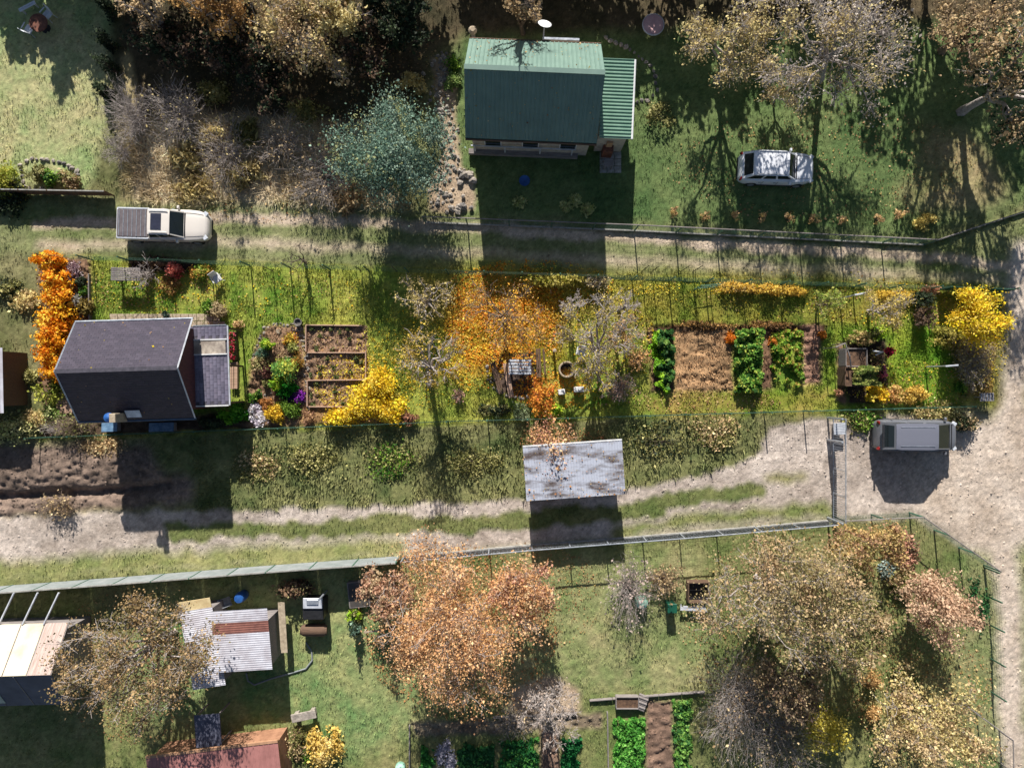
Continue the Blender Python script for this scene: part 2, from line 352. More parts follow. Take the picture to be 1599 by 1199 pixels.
# ---------------------------------------------------------------- terrain: one continuous sheet, split into lawns, lanes, beds
NX, NY = 600, 464
gx = np.linspace(-EX, EX, NX); gy = np.linspace(-EY, EY, NY); X, Y = np.meshgrid(gx, gy)
Z = gz(X, Y)
PXg = X * S + 799.5; PYg = 599.5 - Y * S
plot_poly = [(74, 398), (1566, 450), (1553, 632), (62, 686)]
def blur(a, k):
    if k < 1: return a
    for ax in (0, 1):
        p = np.concatenate([np.repeat(a.take([0], ax), k, ax), a, np.repeat(a.take([-1], ax), k, ax)], ax)
        c = np.cumsum(p, ax); n = a.shape[ax]
        a = (c.take(range(2 * k, 2 * k + n), ax) - np.concatenate([np.zeros_like(c.take([0], ax)), c], ax).take(range(0, n), ax)) / (2 * k + 1)
    return a
Z_ = [
 # object, kind, points (photo pixels), width m, colour a, colour b, edge wobble m, softness cells
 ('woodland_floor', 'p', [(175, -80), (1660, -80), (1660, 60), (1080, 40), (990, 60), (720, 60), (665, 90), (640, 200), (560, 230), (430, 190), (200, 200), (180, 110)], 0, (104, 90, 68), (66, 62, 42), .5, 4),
 ('left_lawn', 'p', [(-60, -70), (172, -70), (170, 120), (165, 200), (140, 292), (-60, 292)], 0, (186, 176, 130), (140, 160, 104), .2, 2),
 ('dry_grass', 'p', [(190, 190), (330, 180), (560, 190), (600, 260), (640, 330), (420, 332), (200, 322)], 0, (216, 198, 166), (156, 140, 112), .5, 3),
 ('dry_grass', 'l', [(200, 90), (203, 200), (196, 322)], .55, (198, 180, 132), (160, 146, 104), .15, 2),
 ('green_lawn', 'p', [(690, 90), (730, 60), (1600, 30), (1660, 310), (1440, 372), (990, 352), (700, 345)], 0, (116, 130, 80), (78, 104, 58), .3, 4),
 ('dry_lawn', 'p', [(1420, 190), (1530, 220), (1590, 300), (1500, 335), (1400, 320), (1440, 260)], 0, (168, 150, 112), (120, 126, 76), .6, 6),
 ('gravel_strip', 'p', [(672, 90), (706, 88), (712, 150), (716, 230), (722, 262), (742, 275), (740, 330), (706, 335), (668, 330), (672, 280), (690, 240), (684, 170)], 0, (200, 178, 152), (150, 128, 104), .1, 1),
 ('grass_lane', 'p', [(-60, 308), (640, 330), (990, 356), (1440, 378), (1660, 318), (1660, 452), (1566, 448), (74, 396), (-60, 396)], 0, (140, 142, 98), (102, 116, 66), .25, 3),
 ('wheel_track', 'l', [(60, 352), (330, 341), (560, 346), (850, 362), (1200, 386), (1480, 402), (1590, 420)], .62, (206, 186, 164), (164, 148, 124), .2, 1),
 ('wheel_track', 'l', [(60, 384), (330, 378), (560, 388), (850, 402), (1200, 418), (1560, 438)], .5, (200, 182, 158), (160, 146, 120), .2, 2),
 ('lane_bank', 'p', [(-60, 686), (500, 672), (1180, 650), (1190, 690), (1160, 735), (980, 765), (820, 782), (600, 792), (350, 800), (-60, 805)], 0, (142, 140, 92), (82, 96, 54), .3, 3),
 ('bare_earth', 'p', [(-60, 690), (90, 690), (235, 690), (258, 735), (300, 745), (296, 790), (190, 800), (-60, 812)], 0, (146, 126, 112), (100, 86, 76), .35, 3),
 ('gravel_track', 'p', [(-60, 808), (360, 797), (620, 790), (822, 780), (980, 766), (1120, 738), (1190, 705), (1200, 668), (1290, 652), (1480, 655), (1570, 700), (1570, 905), (1430, 812), (1300, 812), (980, 842), (700, 868), (500, 872), (300, 885), (-60, 905)], 0, (206, 192, 180), (158, 144, 132), .25, 1),
 ('track_verge', 'l', [(270, 832), (380, 830), (560, 822), (700, 818), (850, 812), (990, 795), (1100, 778), (1180, 764)], 1.05, (132, 132, 84), (88, 104, 54), .35, 1),
 ('track_verge', 'l', [(1200, 748), (1255, 746)], .45, (150, 142, 96), (110, 116, 66), .3, 2),
 ('track_verge', 'l', [(-60, 898), (250, 878), (500, 862), (620, 856)], 1.25, (160, 154, 104), (120, 132, 76), .3, 3),
 ('track_verge', 'l', [(960, 830), (1120, 808), (1290, 796)], .7, (150, 144, 98), (112, 124, 70), .3, 2),
 ('garden_grass', 'p', [(-60, 925), (630, 876), (830, 858), (1290, 815), (1430, 808), (1545, 890), (1552, 1290), (-60, 1290)], 0, (148, 142, 96), (104, 118, 66), .25, 5),
 ('mown_lawn', 'p', [(225, 905), (632, 880), (640, 1000), (660, 1110), (640, 1150), (520, 1190), (470, 1120), (230, 1130), (200, 1000)], 0, (160, 160, 108), (96, 132, 78), .3, 5),
 ('mown_lawn', 'p', [(830, 870), (1090, 850), (1120, 1075), (1000, 1085), (900, 1080), (800, 1060)], 0, (172, 162, 118), (122, 136, 84), .4, 5),
 ('right_verge', 'p', [(1500, 860), (1660, 800), (1660, 1290), (1500, 1290)], 0, (150, 146, 104), (96, 122, 66), .3, 4),
 ('dirt_road', 'l', [(1600, 395), (1592, 450), (1590, 560), (1582, 640), (1560, 740), (1565, 860), (1580, 960), (1578, 1080), (1590, 1290)], 1.5, (216, 200, 184), (182, 164, 146), .2, 3),
 ('dirt_road', 'p', [(1480, 660), (1600, 640), (1680, 700), (1600, 860), (1540, 870), (1430, 790), (1400, 730)], 0, (212, 196, 180), (182, 164, 146), .3, 4),
 ('sand_patch', 'p', [(800, 1075), (850, 1050), (900, 1070), (905, 1120), (830, 1130), (795, 1110)], 0, (196, 174, 148), (168, 146, 122), .2, 2),
 ('garden_soil', 'p', [(1008, 1092), (1048, 1092), (1052, 1230), (1008, 1230)], 0, (164, 134, 114), (116, 94, 80), .04, 1),
 ('garden_soil', 'p', [(842, 1120), (872, 1120), (876, 1230), (845, 1230)], 0, (164, 134, 114), (116, 94, 80), .04, 1),
 ('garden_soil', 'p', [(640, 1128), (940, 1112), (940, 1135), (650, 1150)], 0, (156, 140, 116), (110, 96, 80), .1, 1),
 # the long garden plot
 ('plot_lawn', 'p', plot_poly, 0, (172, 170, 80), (98, 134, 44), .1, 1),
 ('plot_lawn', 'p', [(640, 412), (1560, 452), (1555, 500), (1300, 520), (640, 505)], 0, (166, 152, 68), (104, 122, 42), .6, 7),
 ('plot_lawn', 'p', [(700, 470), (870, 440), (880, 560), (700, 590)], 0, (196, 140, 40), (130, 112, 26), .6, 6),
 ('plot_lawn', 'p', [(1290, 520), (1480, 500), (1500, 630), (1290, 636)], 0, (158, 164, 60), (92, 138, 34), .4, 6),
 ('plot_lawn', 'p', [(1010, 612), (1300, 604), (1300, 640), (1010, 652)], 0, (176, 150, 84), (110, 132, 34), .3, 4),
 ('plot_soil', 'p', [(60, 398), (142, 402), (142, 500), (100, 520), (88, 684), (62, 684)], 0, (140, 110, 86), (84, 66, 50), .12, 1),
 ('plot_soil', 'p', [(195, 403), (310, 408), (300, 428), (200, 425)], 0, (70, 50, 44), (48, 36, 30), .1, 1),
 ('plot_soil', 'p', [(90, 655), (470, 640), (470, 668), (90, 682)], 0, (96, 78, 62), (62, 52, 42), .1, 1),
 ('plot_soil', 'p', [(418, 508), (475, 508), (480, 640), (470, 664), (388, 666), (385, 620), (394, 560), (404, 525)], 0, (176, 142, 112), (118, 92, 72), .1, 1),
 ('plot_soil', 'p', [(477, 508), (574, 508), (576, 637), (477, 638)], 0, (162, 132, 108), (108, 84, 66), .03, 0),
 ('plot_soil', 'p', [(470, 638), (620, 638), (620, 662), (470, 664)], 0, (176, 140, 96), (128, 98, 66), .15, 1),
 ('plot_soil', 'p', [(1008, 508), (1290, 504), (1290, 522), (1008, 524)], 0, (96, 66, 40), (60, 42, 30), .1, 1),
 ('plot_soil', 'p', [(1012, 514), (1052, 514), (1052, 612), (1016, 612)], 0, (124, 94, 76), (84, 62, 50), .08, 1),
 ('plot_soil', 'p', [(1052, 516), (1143, 514), (1144, 611), (1052, 612)], 0, (180, 144, 106), (116, 92, 66), .08, 1),
 ('plot_soil', 'p', [(1187, 514), (1206, 512), (1208, 606), (1188, 610)], 0, (140, 108, 82), (100, 76, 60), .05, 1),
 ('plot_soil', 'p', [(1254, 508), (1283, 508), (1282, 600), (1252, 601)], 0, (184, 144, 120), (128, 98, 82), .04, 1),
 ('plot_soil', 'p', [(1304, 535), (1318, 533), (1322, 632), (1308, 628)], 0, (160, 122, 100), (110, 84, 70), .08, 1),
 ('plot_soil', 'p', [(1318, 528), (1385, 530), (1385, 628), (1322, 632)], 0, (84, 68, 54), (56, 46, 38), .08, 1),
 ('pit_shade_floor', 'p', [(764, 552), (836, 550), (842, 590), (836, 612), (815, 622), (785, 615), (768, 595)], 0, (92, 76, 66), (58, 48, 44), .05, 1),  # dark floor colour stands in for the black shadow inside the stone rim
 ('dry_litter', 'p', [(1490, 520), (1560, 500), (1555, 630), (1500, 630)], 0, (150, 122, 70), (96, 84, 46), .3, 3),
]
nA = fbm(X, Y, 2.6, 21, 5); nA = np.clip((nA - .32) / .36, 0, 1)
nB = fbm(X, Y, .55, 33, 3); nB = np.clip((nB - .3) / .4, 0, 1)
mixn = (.6 * nA + .4 * nB)[..., None]
wx = fbm(X, Y, .9, 51, 3) - .5; wy = fbm(X, Y, .9, 77, 3) - .5
ca, cb = np.array(lin((142, 136, 96))), np.array(lin((96, 100, 60)))
C = ca * mixn + cb * (1 - mixn); OB = np.zeros(X.shape, int); names = ['ground']
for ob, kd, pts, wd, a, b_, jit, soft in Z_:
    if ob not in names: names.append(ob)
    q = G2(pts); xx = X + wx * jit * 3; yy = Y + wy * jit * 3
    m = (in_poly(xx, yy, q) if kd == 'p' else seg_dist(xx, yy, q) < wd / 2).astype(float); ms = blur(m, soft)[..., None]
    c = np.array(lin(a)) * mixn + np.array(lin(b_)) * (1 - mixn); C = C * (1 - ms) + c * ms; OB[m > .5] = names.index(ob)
# individual clods: fine random light and dark
C *= (0.82 + .36 * np.random.RandomState(5).rand(*X.shape))[..., None]
soilm = np.isin(OB, [names.index(n) for n in ('plot_soil', 'garden_soil', 'bare_earth', 'pit_shade_floor')])
rngz = np.random.RandomState(9)
lump = (vnoise(X, Y * 1.6, .34, 61) - .5) * .2 + (vnoise(X, Y, .16, 62) - .5) * .08 + (rngz.rand(*X.shape) - .5) * .03
furrow = np.where(in_poly(X, Y, G2([(1254, 505), (1284, 505), (1284, 602), (1252, 602)])), np.sin(Y * 2 * math.pi / .42) * .05, 0)
Z = Z + np.where(soilm, lump + furrow, (rngz.rand(*X.shape) - .5) * .045) * np.clip((EX - np.abs(X)) / 1.5, 0, 1) * np.clip((EY - np.abs(Y)) / 1.5, 0, 1)
Z[0, :] = Z[-1, :] = 0; Z[:, 0] = Z[:, -1] = 0
idx = np.arange(NX * NY).reshape(NY, NX)
Q = np.stack([idx[:-1, :-1], idx[:-1, 1:], idx[1:, 1:], idx[1:, :-1]], -1).reshape(-1, 4); fo = OB[:-1, :-1].ravel()
VV = np.stack([X, Y, Z], -1).reshape(-1, 3); CC = C.reshape(-1, 3)
for i, nm in enumerate(names):
    q = Q[fo == i]
    if not len(q): continue
    u, inv = np.unique(q, return_inverse=True); v = VV[u]; c = CC[u]; polys = [inv.reshape(-1, 4)]
    if nm == 'ground':
        B_ = 260.0; n0 = len(v)
        ring = []
        for (x0, x1, y0, y1) in ((-B_, -EX, -B_, B_), (EX, B_, -B_, B_), (-EX, EX, EY, B_), (-EX, EX, -B_, -EY)):
            ring += [(x0, y0, 0), (x1, y0, 0), (x1, y1, 0), (x0, y1, 0)]
        v = np.concatenate([v, np.array(ring)]); c = np.concatenate([c, np.tile((ca + cb) / 2, (len(ring), 1))])
        polys.append(np.arange(n0, n0 + len(ring)).reshape(-1, 4))
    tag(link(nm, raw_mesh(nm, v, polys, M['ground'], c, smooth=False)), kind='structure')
def ground_col(x, y):
    i = np.clip(((x + EX) / (2 * EX) * (NX - 1)).astype(int), 0, NX - 1); j = np.clip(((y + EY) / (2 * EY) * (NY - 1)).astype(int), 0, NY - 1)
    return C[j, i], OB[j, i], Z[j, i]

# grass blades (uncountable)
rng = np.random.RandomState(4)
def blades(name, n, objs, ln, wd, bright=1.15, label=None, region=None, lie=.5):
    x = rng.uniform(-32, 32, n); y = rng.uniform(-24.2, 24.2, n)
    if region is not None:
        x0, y0 = P(region[0], region[3])[:2]; x1, y1 = P(region[2], region[1])[:2]; x = rng.uniform(x0, x1, n); y = rng.uniform(y0, y1, n)
    c, ob, z = ground_col(x, y); k = np.isin(ob, [names.index(o) for o in objs]) & (fbm(x, y, 1.1, 91, 3) + rng.rand(n) * .3 > .6)
    x, y, c, z = x[k], y[k], c[k], z[k]; n = len(x)
    a = rng.uniform(0, 6.28, n); l_ = ln * rng.uniform(.5, 1.4, n); w_ = wd * rng.uniform(.6, 1.3, n); t = rng.uniform(.2, 1, n) * lie
    b0 = np.stack([x, y, z - .005], 1); d = np.stack([np.cos(a) * t, np.sin(a) * t, np.sqrt(1 - t * t)], 1) * l_[:, None]; s_ = np.stack([-np.sin(a), np.cos(a), 0 * a], 1) * w_[:, None]
    V = np.stack([b0 - s_, b0 + s_, b0 + d * .6 + s_ * .6 + np.array([0, 0, .01]), b0 + d * 1.0], 1).reshape(-1, 3)
    cc = np.clip(c * bright * rng.uniform(.7, 1.3, n)[:, None], 0, .9)
    o = link(name, raw_mesh(name, V, [np.arange(4 * n).reshape(n, 4)], M['grass'], np.repeat(cc, 4, 0)))
    return tag(o, label, 'grass', kind='stuff')
blades('grass', 150000, ['plot_lawn', 'dry_litter'], .15, .022, 1.15, 'short green and yellowish grass covering the long sunny plot', region=(60, 395, 1570, 690), lie=.8)
blades('rough_grass', 150000, ['ground', 'woodland_floor', 'lane_bank', 'track_verge', 'right_verge', 'garden_grass', 'grass_lane', 'left_lawn', 'green_lawn', 'dry_lawn', 'mown_lawn'], .15, .024, 1.1, 'rough tufty grass on banks, lanes and neighbouring gardens', lie=.8)
blades('dry_reeds', 16000, ['dry_grass'], .6, .028, 1.35, 'tall straw coloured dead grass flattened beside the pickup lane', region=(180, 170, 660, 330), lie=.995)
blades('bank_weeds', 9000, ['lane_bank'], .3, .04, 1.1, 'leafy green weeds on the bank below the plot', region=(300, 640, 1200, 800), lie=.95)
blades('soil_weeds', 16000, ['plot_soil', 'garden_soil'], .16, .03, 1.25, 'small weeds and dry stalks on the bare soil beds', region=(380, 500, 1310, 665), lie=.95)
# fallen leaves (uncountable)
def litter(name, blobs, size, label):
    Cs, cs = [], []
    for (px, py, rx, ry, n, pal) in blobs:
        n = int(n * 1.9)
        x0, y0, _ = P(px, py); r_ = np.sqrt(rng.rand(n)) ** 1.1; a = rng.uniform(0, 6.28, n); x = x0 + np.cos(a) * r_ * rx / S; y = y0 + np.sin(a) * r_ * ry / S
        k = fbm(x, y, .9, 13, 3) + rng.rand(n) * .4 > .6; x, y = x[k], y[k]
        _, _, z = ground_col(x, y); Cs.append(np.stack([x, y, z + rng.uniform(.02, .06, len(x))], 1)); cs.append(leaf_cols(len(x), pal, rng))
    Cc = np.concatenate(Cs); V, F = leaf_quads(Cc, size, rng, 2.0, 1.2); o = link(name, raw_mesh(name, V, [F], M['leaf'], np.concatenate(cs)))
    return tag(o, label, 'leaves', kind='stuff')
OR = [(250, 160, 40), (255, 190, 60), (230, 130, 40), (240, 200, 90)]; YE = [(250, 214, 60), (236, 190, 40), (222, 200, 100), (250, 228, 90)]; BR = [(190, 150, 104), (160, 118, 80), (210, 180, 130), (176, 156, 92)]
litter('fallen_leaves', [(790, 495, 95, 85, 7000, OR), (740, 550, 60, 60, 1500, OR + YE), (830, 445, 130, 40, 1700, YE + OR), (570, 600, 80, 50, 2500, YE), (930, 550, 100, 90, 2600, YE + BR),
    (860, 610, 60, 30, 1300, OR), (1050, 452, 110, 10, 400, YE), (1180, 450, 80, 10, 400, YE), (1400, 475, 140, 36, 1100, YE + BR), (520, 570, 60, 60, 900, BR), (1530, 520, 50, 80, 1300, YE),
    (1240, 460, 220, 40, 500, YE + BR), (450, 460, 150, 36, 500, YE + BR), (240, 450, 110, 40, 900, BR + YE), (660, 560, 110, 80, 1800, YE), (1430, 600, 120, 36, 1000, YE + BR), (1100, 628, 120, 20, 700, BR)], .06,
    'yellow and orange fallen leaves scattered over the plot grass')
dull = [(206, 150, 96), (190, 132, 90), (214, 170, 112)]
litter('leaf_litter', [(720, 990, 150, 140, 4200, dull), (1250, 980, 190, 150, 2600, BR), (210, 1040, 130, 120, 1800, BR), (860, 930, 80, 80, 900, BR), (880, 690, 70, 30, 500, dull), (1440, 1080, 110, 110, 1600, BR),
    (400, 260, 200, 90, 1500, BR), (1290, 260, 250, 90, 1200, BR), (500, 120, 220, 120, 1500, BR)], .065, 'dull brown leaf litter under the trees around the plot')

# loose gravel and pebbles on the tracks (uncountable)
def pebbles(name, n, objs, label, size=.035):
    x = rng.uniform(-32, 32, n); y = rng.uniform(-24.2, 24.2, n); c, ob, z = ground_col(x, y); k = np.isin(ob, [names.index(o) for o in objs]) & (fbm(x, y, .8, 44, 3) + rng.rand(n) * .4 > .6)
    x, y, c, z = x[k], y[k], c[k], z[k]; n = len(x); s_ = size * np.clip(rng.lognormal(0, .5, n), .4, 3); a = rng.uniform(0, 6.28, n); V = []
    for i in range(4): V.append(np.stack([x + np.cos(a + i * 1.57) * s_ * rng.uniform(.7, 1.2, n), y + np.sin(a + i * 1.57) * s_ * rng.uniform(.7, 1.2, n), z - .01], 1))
    V.append(np.stack([x, y, z + s_ * .7], 1)); V = np.stack(V, 1).reshape(-1, 3); b5 = np.arange(n)[:, None] * 5
    F = np.concatenate([b5 + np.array([[i, (i + 1) % 4, 4]]) for i in range(4)]); cc = np.clip(c * rng.uniform(.6, 1.4, n)[:, None], 0, .9)
    return tag(link(name, raw_mesh(name, V, [F], M['pebble'], np.repeat(cc, 5, 0))), label, 'gravel', kind='stuff')
M['pebble'] = vc_mat('pebbles', .9)
pebbles('gravel', 90000, ['gravel_track', 'dirt_road', 'wheel_track', 'gravel_strip', 'sand_patch'], 'pale loose gravel and pebbles on the track and dirt road')
pebbles('soil_clods', 120000, ['plot_soil', 'garden_soil', 'bare_earth', 'pit_shade_floor'], 'brown crumbly clods of soil on the garden beds', .045)
def roof_leaves(parent, hx, y_e, z_e, y_r, z_r, n, pal, seed):
    r_ = np.random.RandomState(seed); u = r_.rand(n) ** 1.5; Cc = np.stack([r_.uniform(-hx, hx, n), y_e + (y_r - y_e) * u, z_e + (z_r - z_e) * u + .05], 1); V, F = leaf_quads(Cc, .055, r_, 2.5, 1.3)
    tag(link('roof_leaves', raw_mesh('roof_leaves', V, [F], M['leaf'], leaf_cols(n, pal, r_)), parent), kind='stuff')
# ---------------------------------------------------------------- buildings
def shingles(name, parent, x0, x1, y_e, z_e, y_r, z_r, cols, sw=.3, sh=.15, th=.012):
    """courses of shingles from the eave (y_e,z_e) to the ridge (y_r,z_r); one joined part"""
    L = math.hypot(y_r - y_e, z_r - z_e); n = int(round(L / sh)); m = int(round((x1 - x0) / sw)); uy, uz = (y_r - y_e) / L, (z_r - z_e) / L; nx_, nz_ = -uz * np.sign(uy) * 1.0, abs(uy)
    ny_ = -uz if uy > 0 else uz; V = []; F = []; cc = []; r_ = np.random.RandomState(7); P_ = LA(cols)
    for i in range(n):
        for j in range(m):
            off = (i % 2) * .5 * sw; a = max(x0, x0 + j * sw + off) + .006; b = min(x1, x0 + (j + 1) * sw + off) - .006
            if j == m - 1: b = x1
            if j == 0: a = x0
            if b <= a: continue
            s0, s1 = i * L / n, (i + 1) * L / n + .02; l0 = th * r_.uniform(.9, 1.25); l1 = .003; o = len(V)
            for (xx, s_, l_) in ((a, s0, l0), (b, s0, l0), (b, s1, l1), (a, s1, l1), (a, s0, 0), (b, s0, 0)):
                V.append((xx, y_e + uy * s_ + ny_ * l_, z_e + uz * s_ + nz_ * l_))
            F += [(o, o + 1, o + 2, o + 3), (o + 4, o + 5, o + 1, o)]
            c = P_[r_.randint(len(P_))] * r_.uniform(.94, 1.06); cc += [c] * 6
    return tag(link(name, raw_mesh(name, V, [np.array(F)], M['shingle'], np.array(cc)), parent), kind='stuff')
M['shingle'] = vc_mat('bitumen_shingles', .62, noise=[6, 55], bump=(90, .5, .006), amp=.1)
def gable(name, label, X0, X1, Y0, Y1, ze, zr, rz, wall_m, over=.45, group=None, ridge=None):
    cx, cy = (X0 + X1) / 2, (Y0 + Y1) / 2; t = thing(name, label, 'house', (cx, cy, 0), rz, group); hx, hy = (X1 - X0) / 2, (Y1 - Y0) / 2; yr = 0 if ridge is None else ridge - cy
    wx_, wy_ = hx - over * .6, hy - over; sl = lambda y: ze - .12 + (zr - ze) * (1 - abs(y - yr) / hy)
    b = MB(); pr = [(-wy_, -.1), (wy_, -.1), (wy_, sl(wy_)), (yr, zr - .14), (-wy_, sl(-wy_))]
    b.add([(x, y, z) for x in (-wx_, wx_) for y, z in pr], [(0, 4, 3, 2, 1), (5, 6, 7, 8, 9)] + [(i, (i + 1) % 5, 5 + (i + 1) % 5, 5 + i) for i in range(5)]); b.build('wall', M[wall_m], t)
    return t, hx, hy, yr
def slab_roof(t, hx, y_e, z_e, y_r, z_r, th, m, name='roof_slope'):
    b = MB(); b.add([(x, y, z) for x in (-hx, hx) for y, z in ((y_e, z_e), (y_r, z_r), (y_r, z_r - th), (y_e, z_e - th))], [(0, 1, 2, 3), (7, 6, 5, 4), (0, 4, 5, 1), (3, 2, 6, 7), (0, 3, 7, 4), (1, 5, 6, 2)]); return b.build(name, M[m], t)
def window(t, x, y, z, w_, h_, face):   # face: 's','n','e','w'
    f = MB(); g = MB(); dx, dy = {'s': (0, -1), 'n': (0, 1), 'e': (1, 0), 'w': (-1, 0)}[face]; d = (w_, .07, h_) if dy else (.07, w_, h_)
    f.box((x + dx * .03, y + dy * .03, z), d); o = f.build('window', M['white'], t)
    gd = (w_ - .12, .02, h_ - .12) if dy else (.02, w_ - .12, h_ - .12); g.box((x + dx * .068, y + dy * .068, z), gd).build('pane', M['glass'], o)
# house on the plot: slate-grey shingled gable house
M['roofdeck'] = mat('roof_deck', (86, 82, 92), (60, 58, 66), 4, .7, .1)
h1, hx, hy, yr = gable('garden_house', 'dark shingled gable house with an annex at the left end of the plot', -24.42, -17.9, -1.98, 3.52, 3.35, 5.2, R(1.7), 'maroon')
SH = [(63, 58, 70), (59, 55, 67), (67, 62, 74)]
for s_ in (1, -1):
    o = slab_roof(h1, hx, s_ * hy, 3.35, 0, 5.2, .1, 'roofdeck'); 
    shingles('shingles', o, -hx, hx, s_ * hy, 3.352, 0, 5.204, SH)
roof_leaves(h1, hx, hy, 3.4, 0, 5.2, 26, BR + YE, 1); roof_leaves(h1, hx, -hy, 3.4, 0, 5.2, 16, BR, 2)
MB().box((0, 0, 5.225), (2 * hx + .02, .22, .035)).build('ridge_cap', M['roofdeck'], h1)
for x in (-hx - .03, hx + .03):
    b = MB()
    for s_ in (1, -1): b.tube([(x, s_ * (hy + .02), 3.36), (x, 0, 5.23)], .045, 4)
    b.build('verge_trim', M['whitemetal'] if x > 0 else M['galv'], h1)
for s_ in (1, -1):
    MB().tube([(-hx - .05, s_ * (hy + .07), 3.27), (hx + .05, s_ * (hy + .07), 3.27)], .065, 8).build('gutter', M['galv'] if s_ > 0 else mat('blue_grey_gutter', (70, 92, 116), None, 4, .5, .1), h1)
window(h1, hx - .27, 1.0, 1.6, 1.0, 1.1, 'e'); window(h1, -1.2, -hy + .45, 1.6, 1.1, 1.1, 's'); window(h1, 1.4, -hy + .45, 1.6, 1.1, 1.1, 's'); window(h1, 0, hy - .45, 1.6, 1.2, 1.1, 'n')
MB().box((-2.4, -hy + .43, 1.02), (.9, .06, 2.0)).build('door', M['darktimber'], h1)
# chimney with a blue cap and white roof hatch at the lower eave
lx, ly = P(176, 652, 4.3)[0] - h1.location.x, P(176, 652, 4.3)[1] - h1.location.y
ch = MB().box((lx, ly, 2.3), (.34, .5, 4.4), bev=.02).build('chimney', M['slab'], h1)
MB().lathe((lx - .33, ly + .03, 4.15), [(.24, 0), (.27, .06), (.25, .16), (.06, .24)], 18).build('chimney_cap', M['blue'], ch)
MB().box((lx - .33, ly + .03, 3.7), (.14, .14, .9)).build('flue', M['galv'], ch)
hb = MB(); cy0 = ly + .18; zz = 3.35 + (5.2 - 3.35) * (hy + cy0) / hy
hb.box((lx + .72, cy0, zz + .13), (.82, .46, .05), rx=math.atan2(1.85, hy) * 1.0); hb.build('roof_hatch', M['whitemetal'], h1)
# annex
AX0, AX1 = -18.38, -16.3; z_a = 2.55; aY0, aY1 = P(0, 636, z_a)[1], P(0, 512, z_a)[1]
MB().box(((AX0 + AX1) / 2 - h1.location.x - .55, (aY0 + aY1) / 2 - h1.location.y, 1.2), (.7, aY1 - aY0 - .3, 2.4), rz=0).build('annex_wall', M['maroon'], h1)
an = MB().box((0, 0, 0), (AX1 - AX0 + .1, aY1 - aY0, .09)).build('annex_roof', M['roofdeck'], h1, loc=((AX0 + AX1) / 2 - h1.location.x, (aY0 + aY1) / 2 - h1.location.y, z_a - .05))
ha = (aY1 - aY0) / 2; yL = lambda py: P(0, py, z_a)[1] - (aY0 + aY1) / 2
def flat_shingles(parent, x0, x1, y0, y1):
    V = []; F = []; cc = []; r_ = np.random.RandomState(3); P_ = LA([(112, 108, 124), (104, 100, 116), (120, 114, 130)]); n = int((x1 - x0) / .2); m = int((y1 - y0) / .3)
    for i in range(n):
        for j in range(m):
            a0, a1 = x0 + i * (x1 - x0) / n, x0 + (i + 1) * (x1 - x0) / n + .01; b0 = y0 + (j + (i % 2) * .5) * (y1 - y0) / m + .008; b1 = min(b0 + (y1 - y0) / m - .016, y1); 
            z1 = .066 + r_.uniform(-.002, .004); o = len(V); V += [(a0, b0, .048), (a1, b0, z1), (a1, b1, z1), (a0, b1, .048), (a1, b0, .045), (a1, b1, .045)]; F += [(0 + o, 1 + o, 2 + o, 3 + o), (o + 1, o + 4, o + 5, o + 2)]; cc += [P_[r_.randint(3)] * r_.uniform(.85, 1.15)] * 6
    tag(link('shingles', raw_mesh('shingles', V, [np.array(F)], M['shingle'], np.array(cc)), parent), kind='stuff')
flat_shingles(an, -1.05, 1.06, -ha + .05, yL(557)); flat_shingles(an, -1.05, 1.06, yL(533), ha - .03)
for sy in (-1, 0, 1): MB().box((.95, sy * (ha - .12), -1.25), (.1, .1, 2.4)).build('porch_post', M['darktimber'], an)
MB().box((0, (yL(534) + yL(556)) / 2, .075), (1.95, yL(534) - yL(556) - .04, .03)).build('rooflight', mat('cloudy_polycarbonate', (196, 184, 168), (140, 128, 118), 1.6, .35, .05, contrast=(.4, .6)), an)
for py in (533.5, 556.5): MB().box((0, yL(py), .09), (2.12, .07, .06)).build('rooflight_bar', M['white'], an)
MB().tube([(1.1, -ha - .02, .02), (1.1, ha, .02)], .05, 8).build('gutter', M['whitemetal'], an)
MB().box((.1, -ha - .03, .03), (1.9, .07, .1)).build('verge_trim', M['white'], an)
MB().box((.1, ha + .03, .03), (1.9, .06, .1)).build('verge_trim', M['galv'], an)
# wooden deck east of the annex (planks) and terrace west of the house, paving north
def planks(name, label, cat, px0, py0, px1, py1, z, n, axis, m, rz=0, part='plank', gap=.02, frame=True, m2=None):
    x0, y1, _ = P(px0, py0, z); x1, y0, _ = P(px1, py1, z); t = thing(name, label, cat, ((x0 + x1) / 2, (y0 + y1) / 2, 0), rz); wx_, wy_ = x1 - x0, y1 - y0; r_ = random.Random(n); me = None
    for i in range(n):
        if axis == 'x': d = (wx_, wy_ / n - gap, .035); c = (0, -wy_ / 2 + (i + .5) * wy_ / n, z - .018)
        else: d = (wx_ / n - gap, wy_, .035); c = (-wx_ / 2 + (i + .5) * wx_ / n, 0, z - .018)
        if me is None: me = MB().box((0, 0, 0), d, bev=.004).mesh(part, M[m])
        link(part, me, t, (c[0] + r_.uniform(-.015, .015), c[1] + r_.uniform(-.015, .015), c[2] + r_.uniform(-.004, .004)))
    if frame:
        b = MB()
        for sx in (-1, 1):
            b.box((sx * (wx_ / 2 - .06), 0, z / 2 - .03), (.08, wy_ - .1, z - .02))
        for sy in (-1, 1): b.box((0, sy * (wy_ / 2 - .06), z / 2 - .035), (wx_ - .3, .08, z - .03))
        b.build('frame', M[m2 or m], t)
    return t
planks('deck', 'narrow wooden deck along the right side of the annex', 'deck', 359, 565, 371, 607, .3, 4, 'y', 'timber')
planks('terrace', 'small boarded wooden terrace left of the dark shingled house', 'terrace', 88, 612, 125, 645, .35, 9, 'x', 'timber')
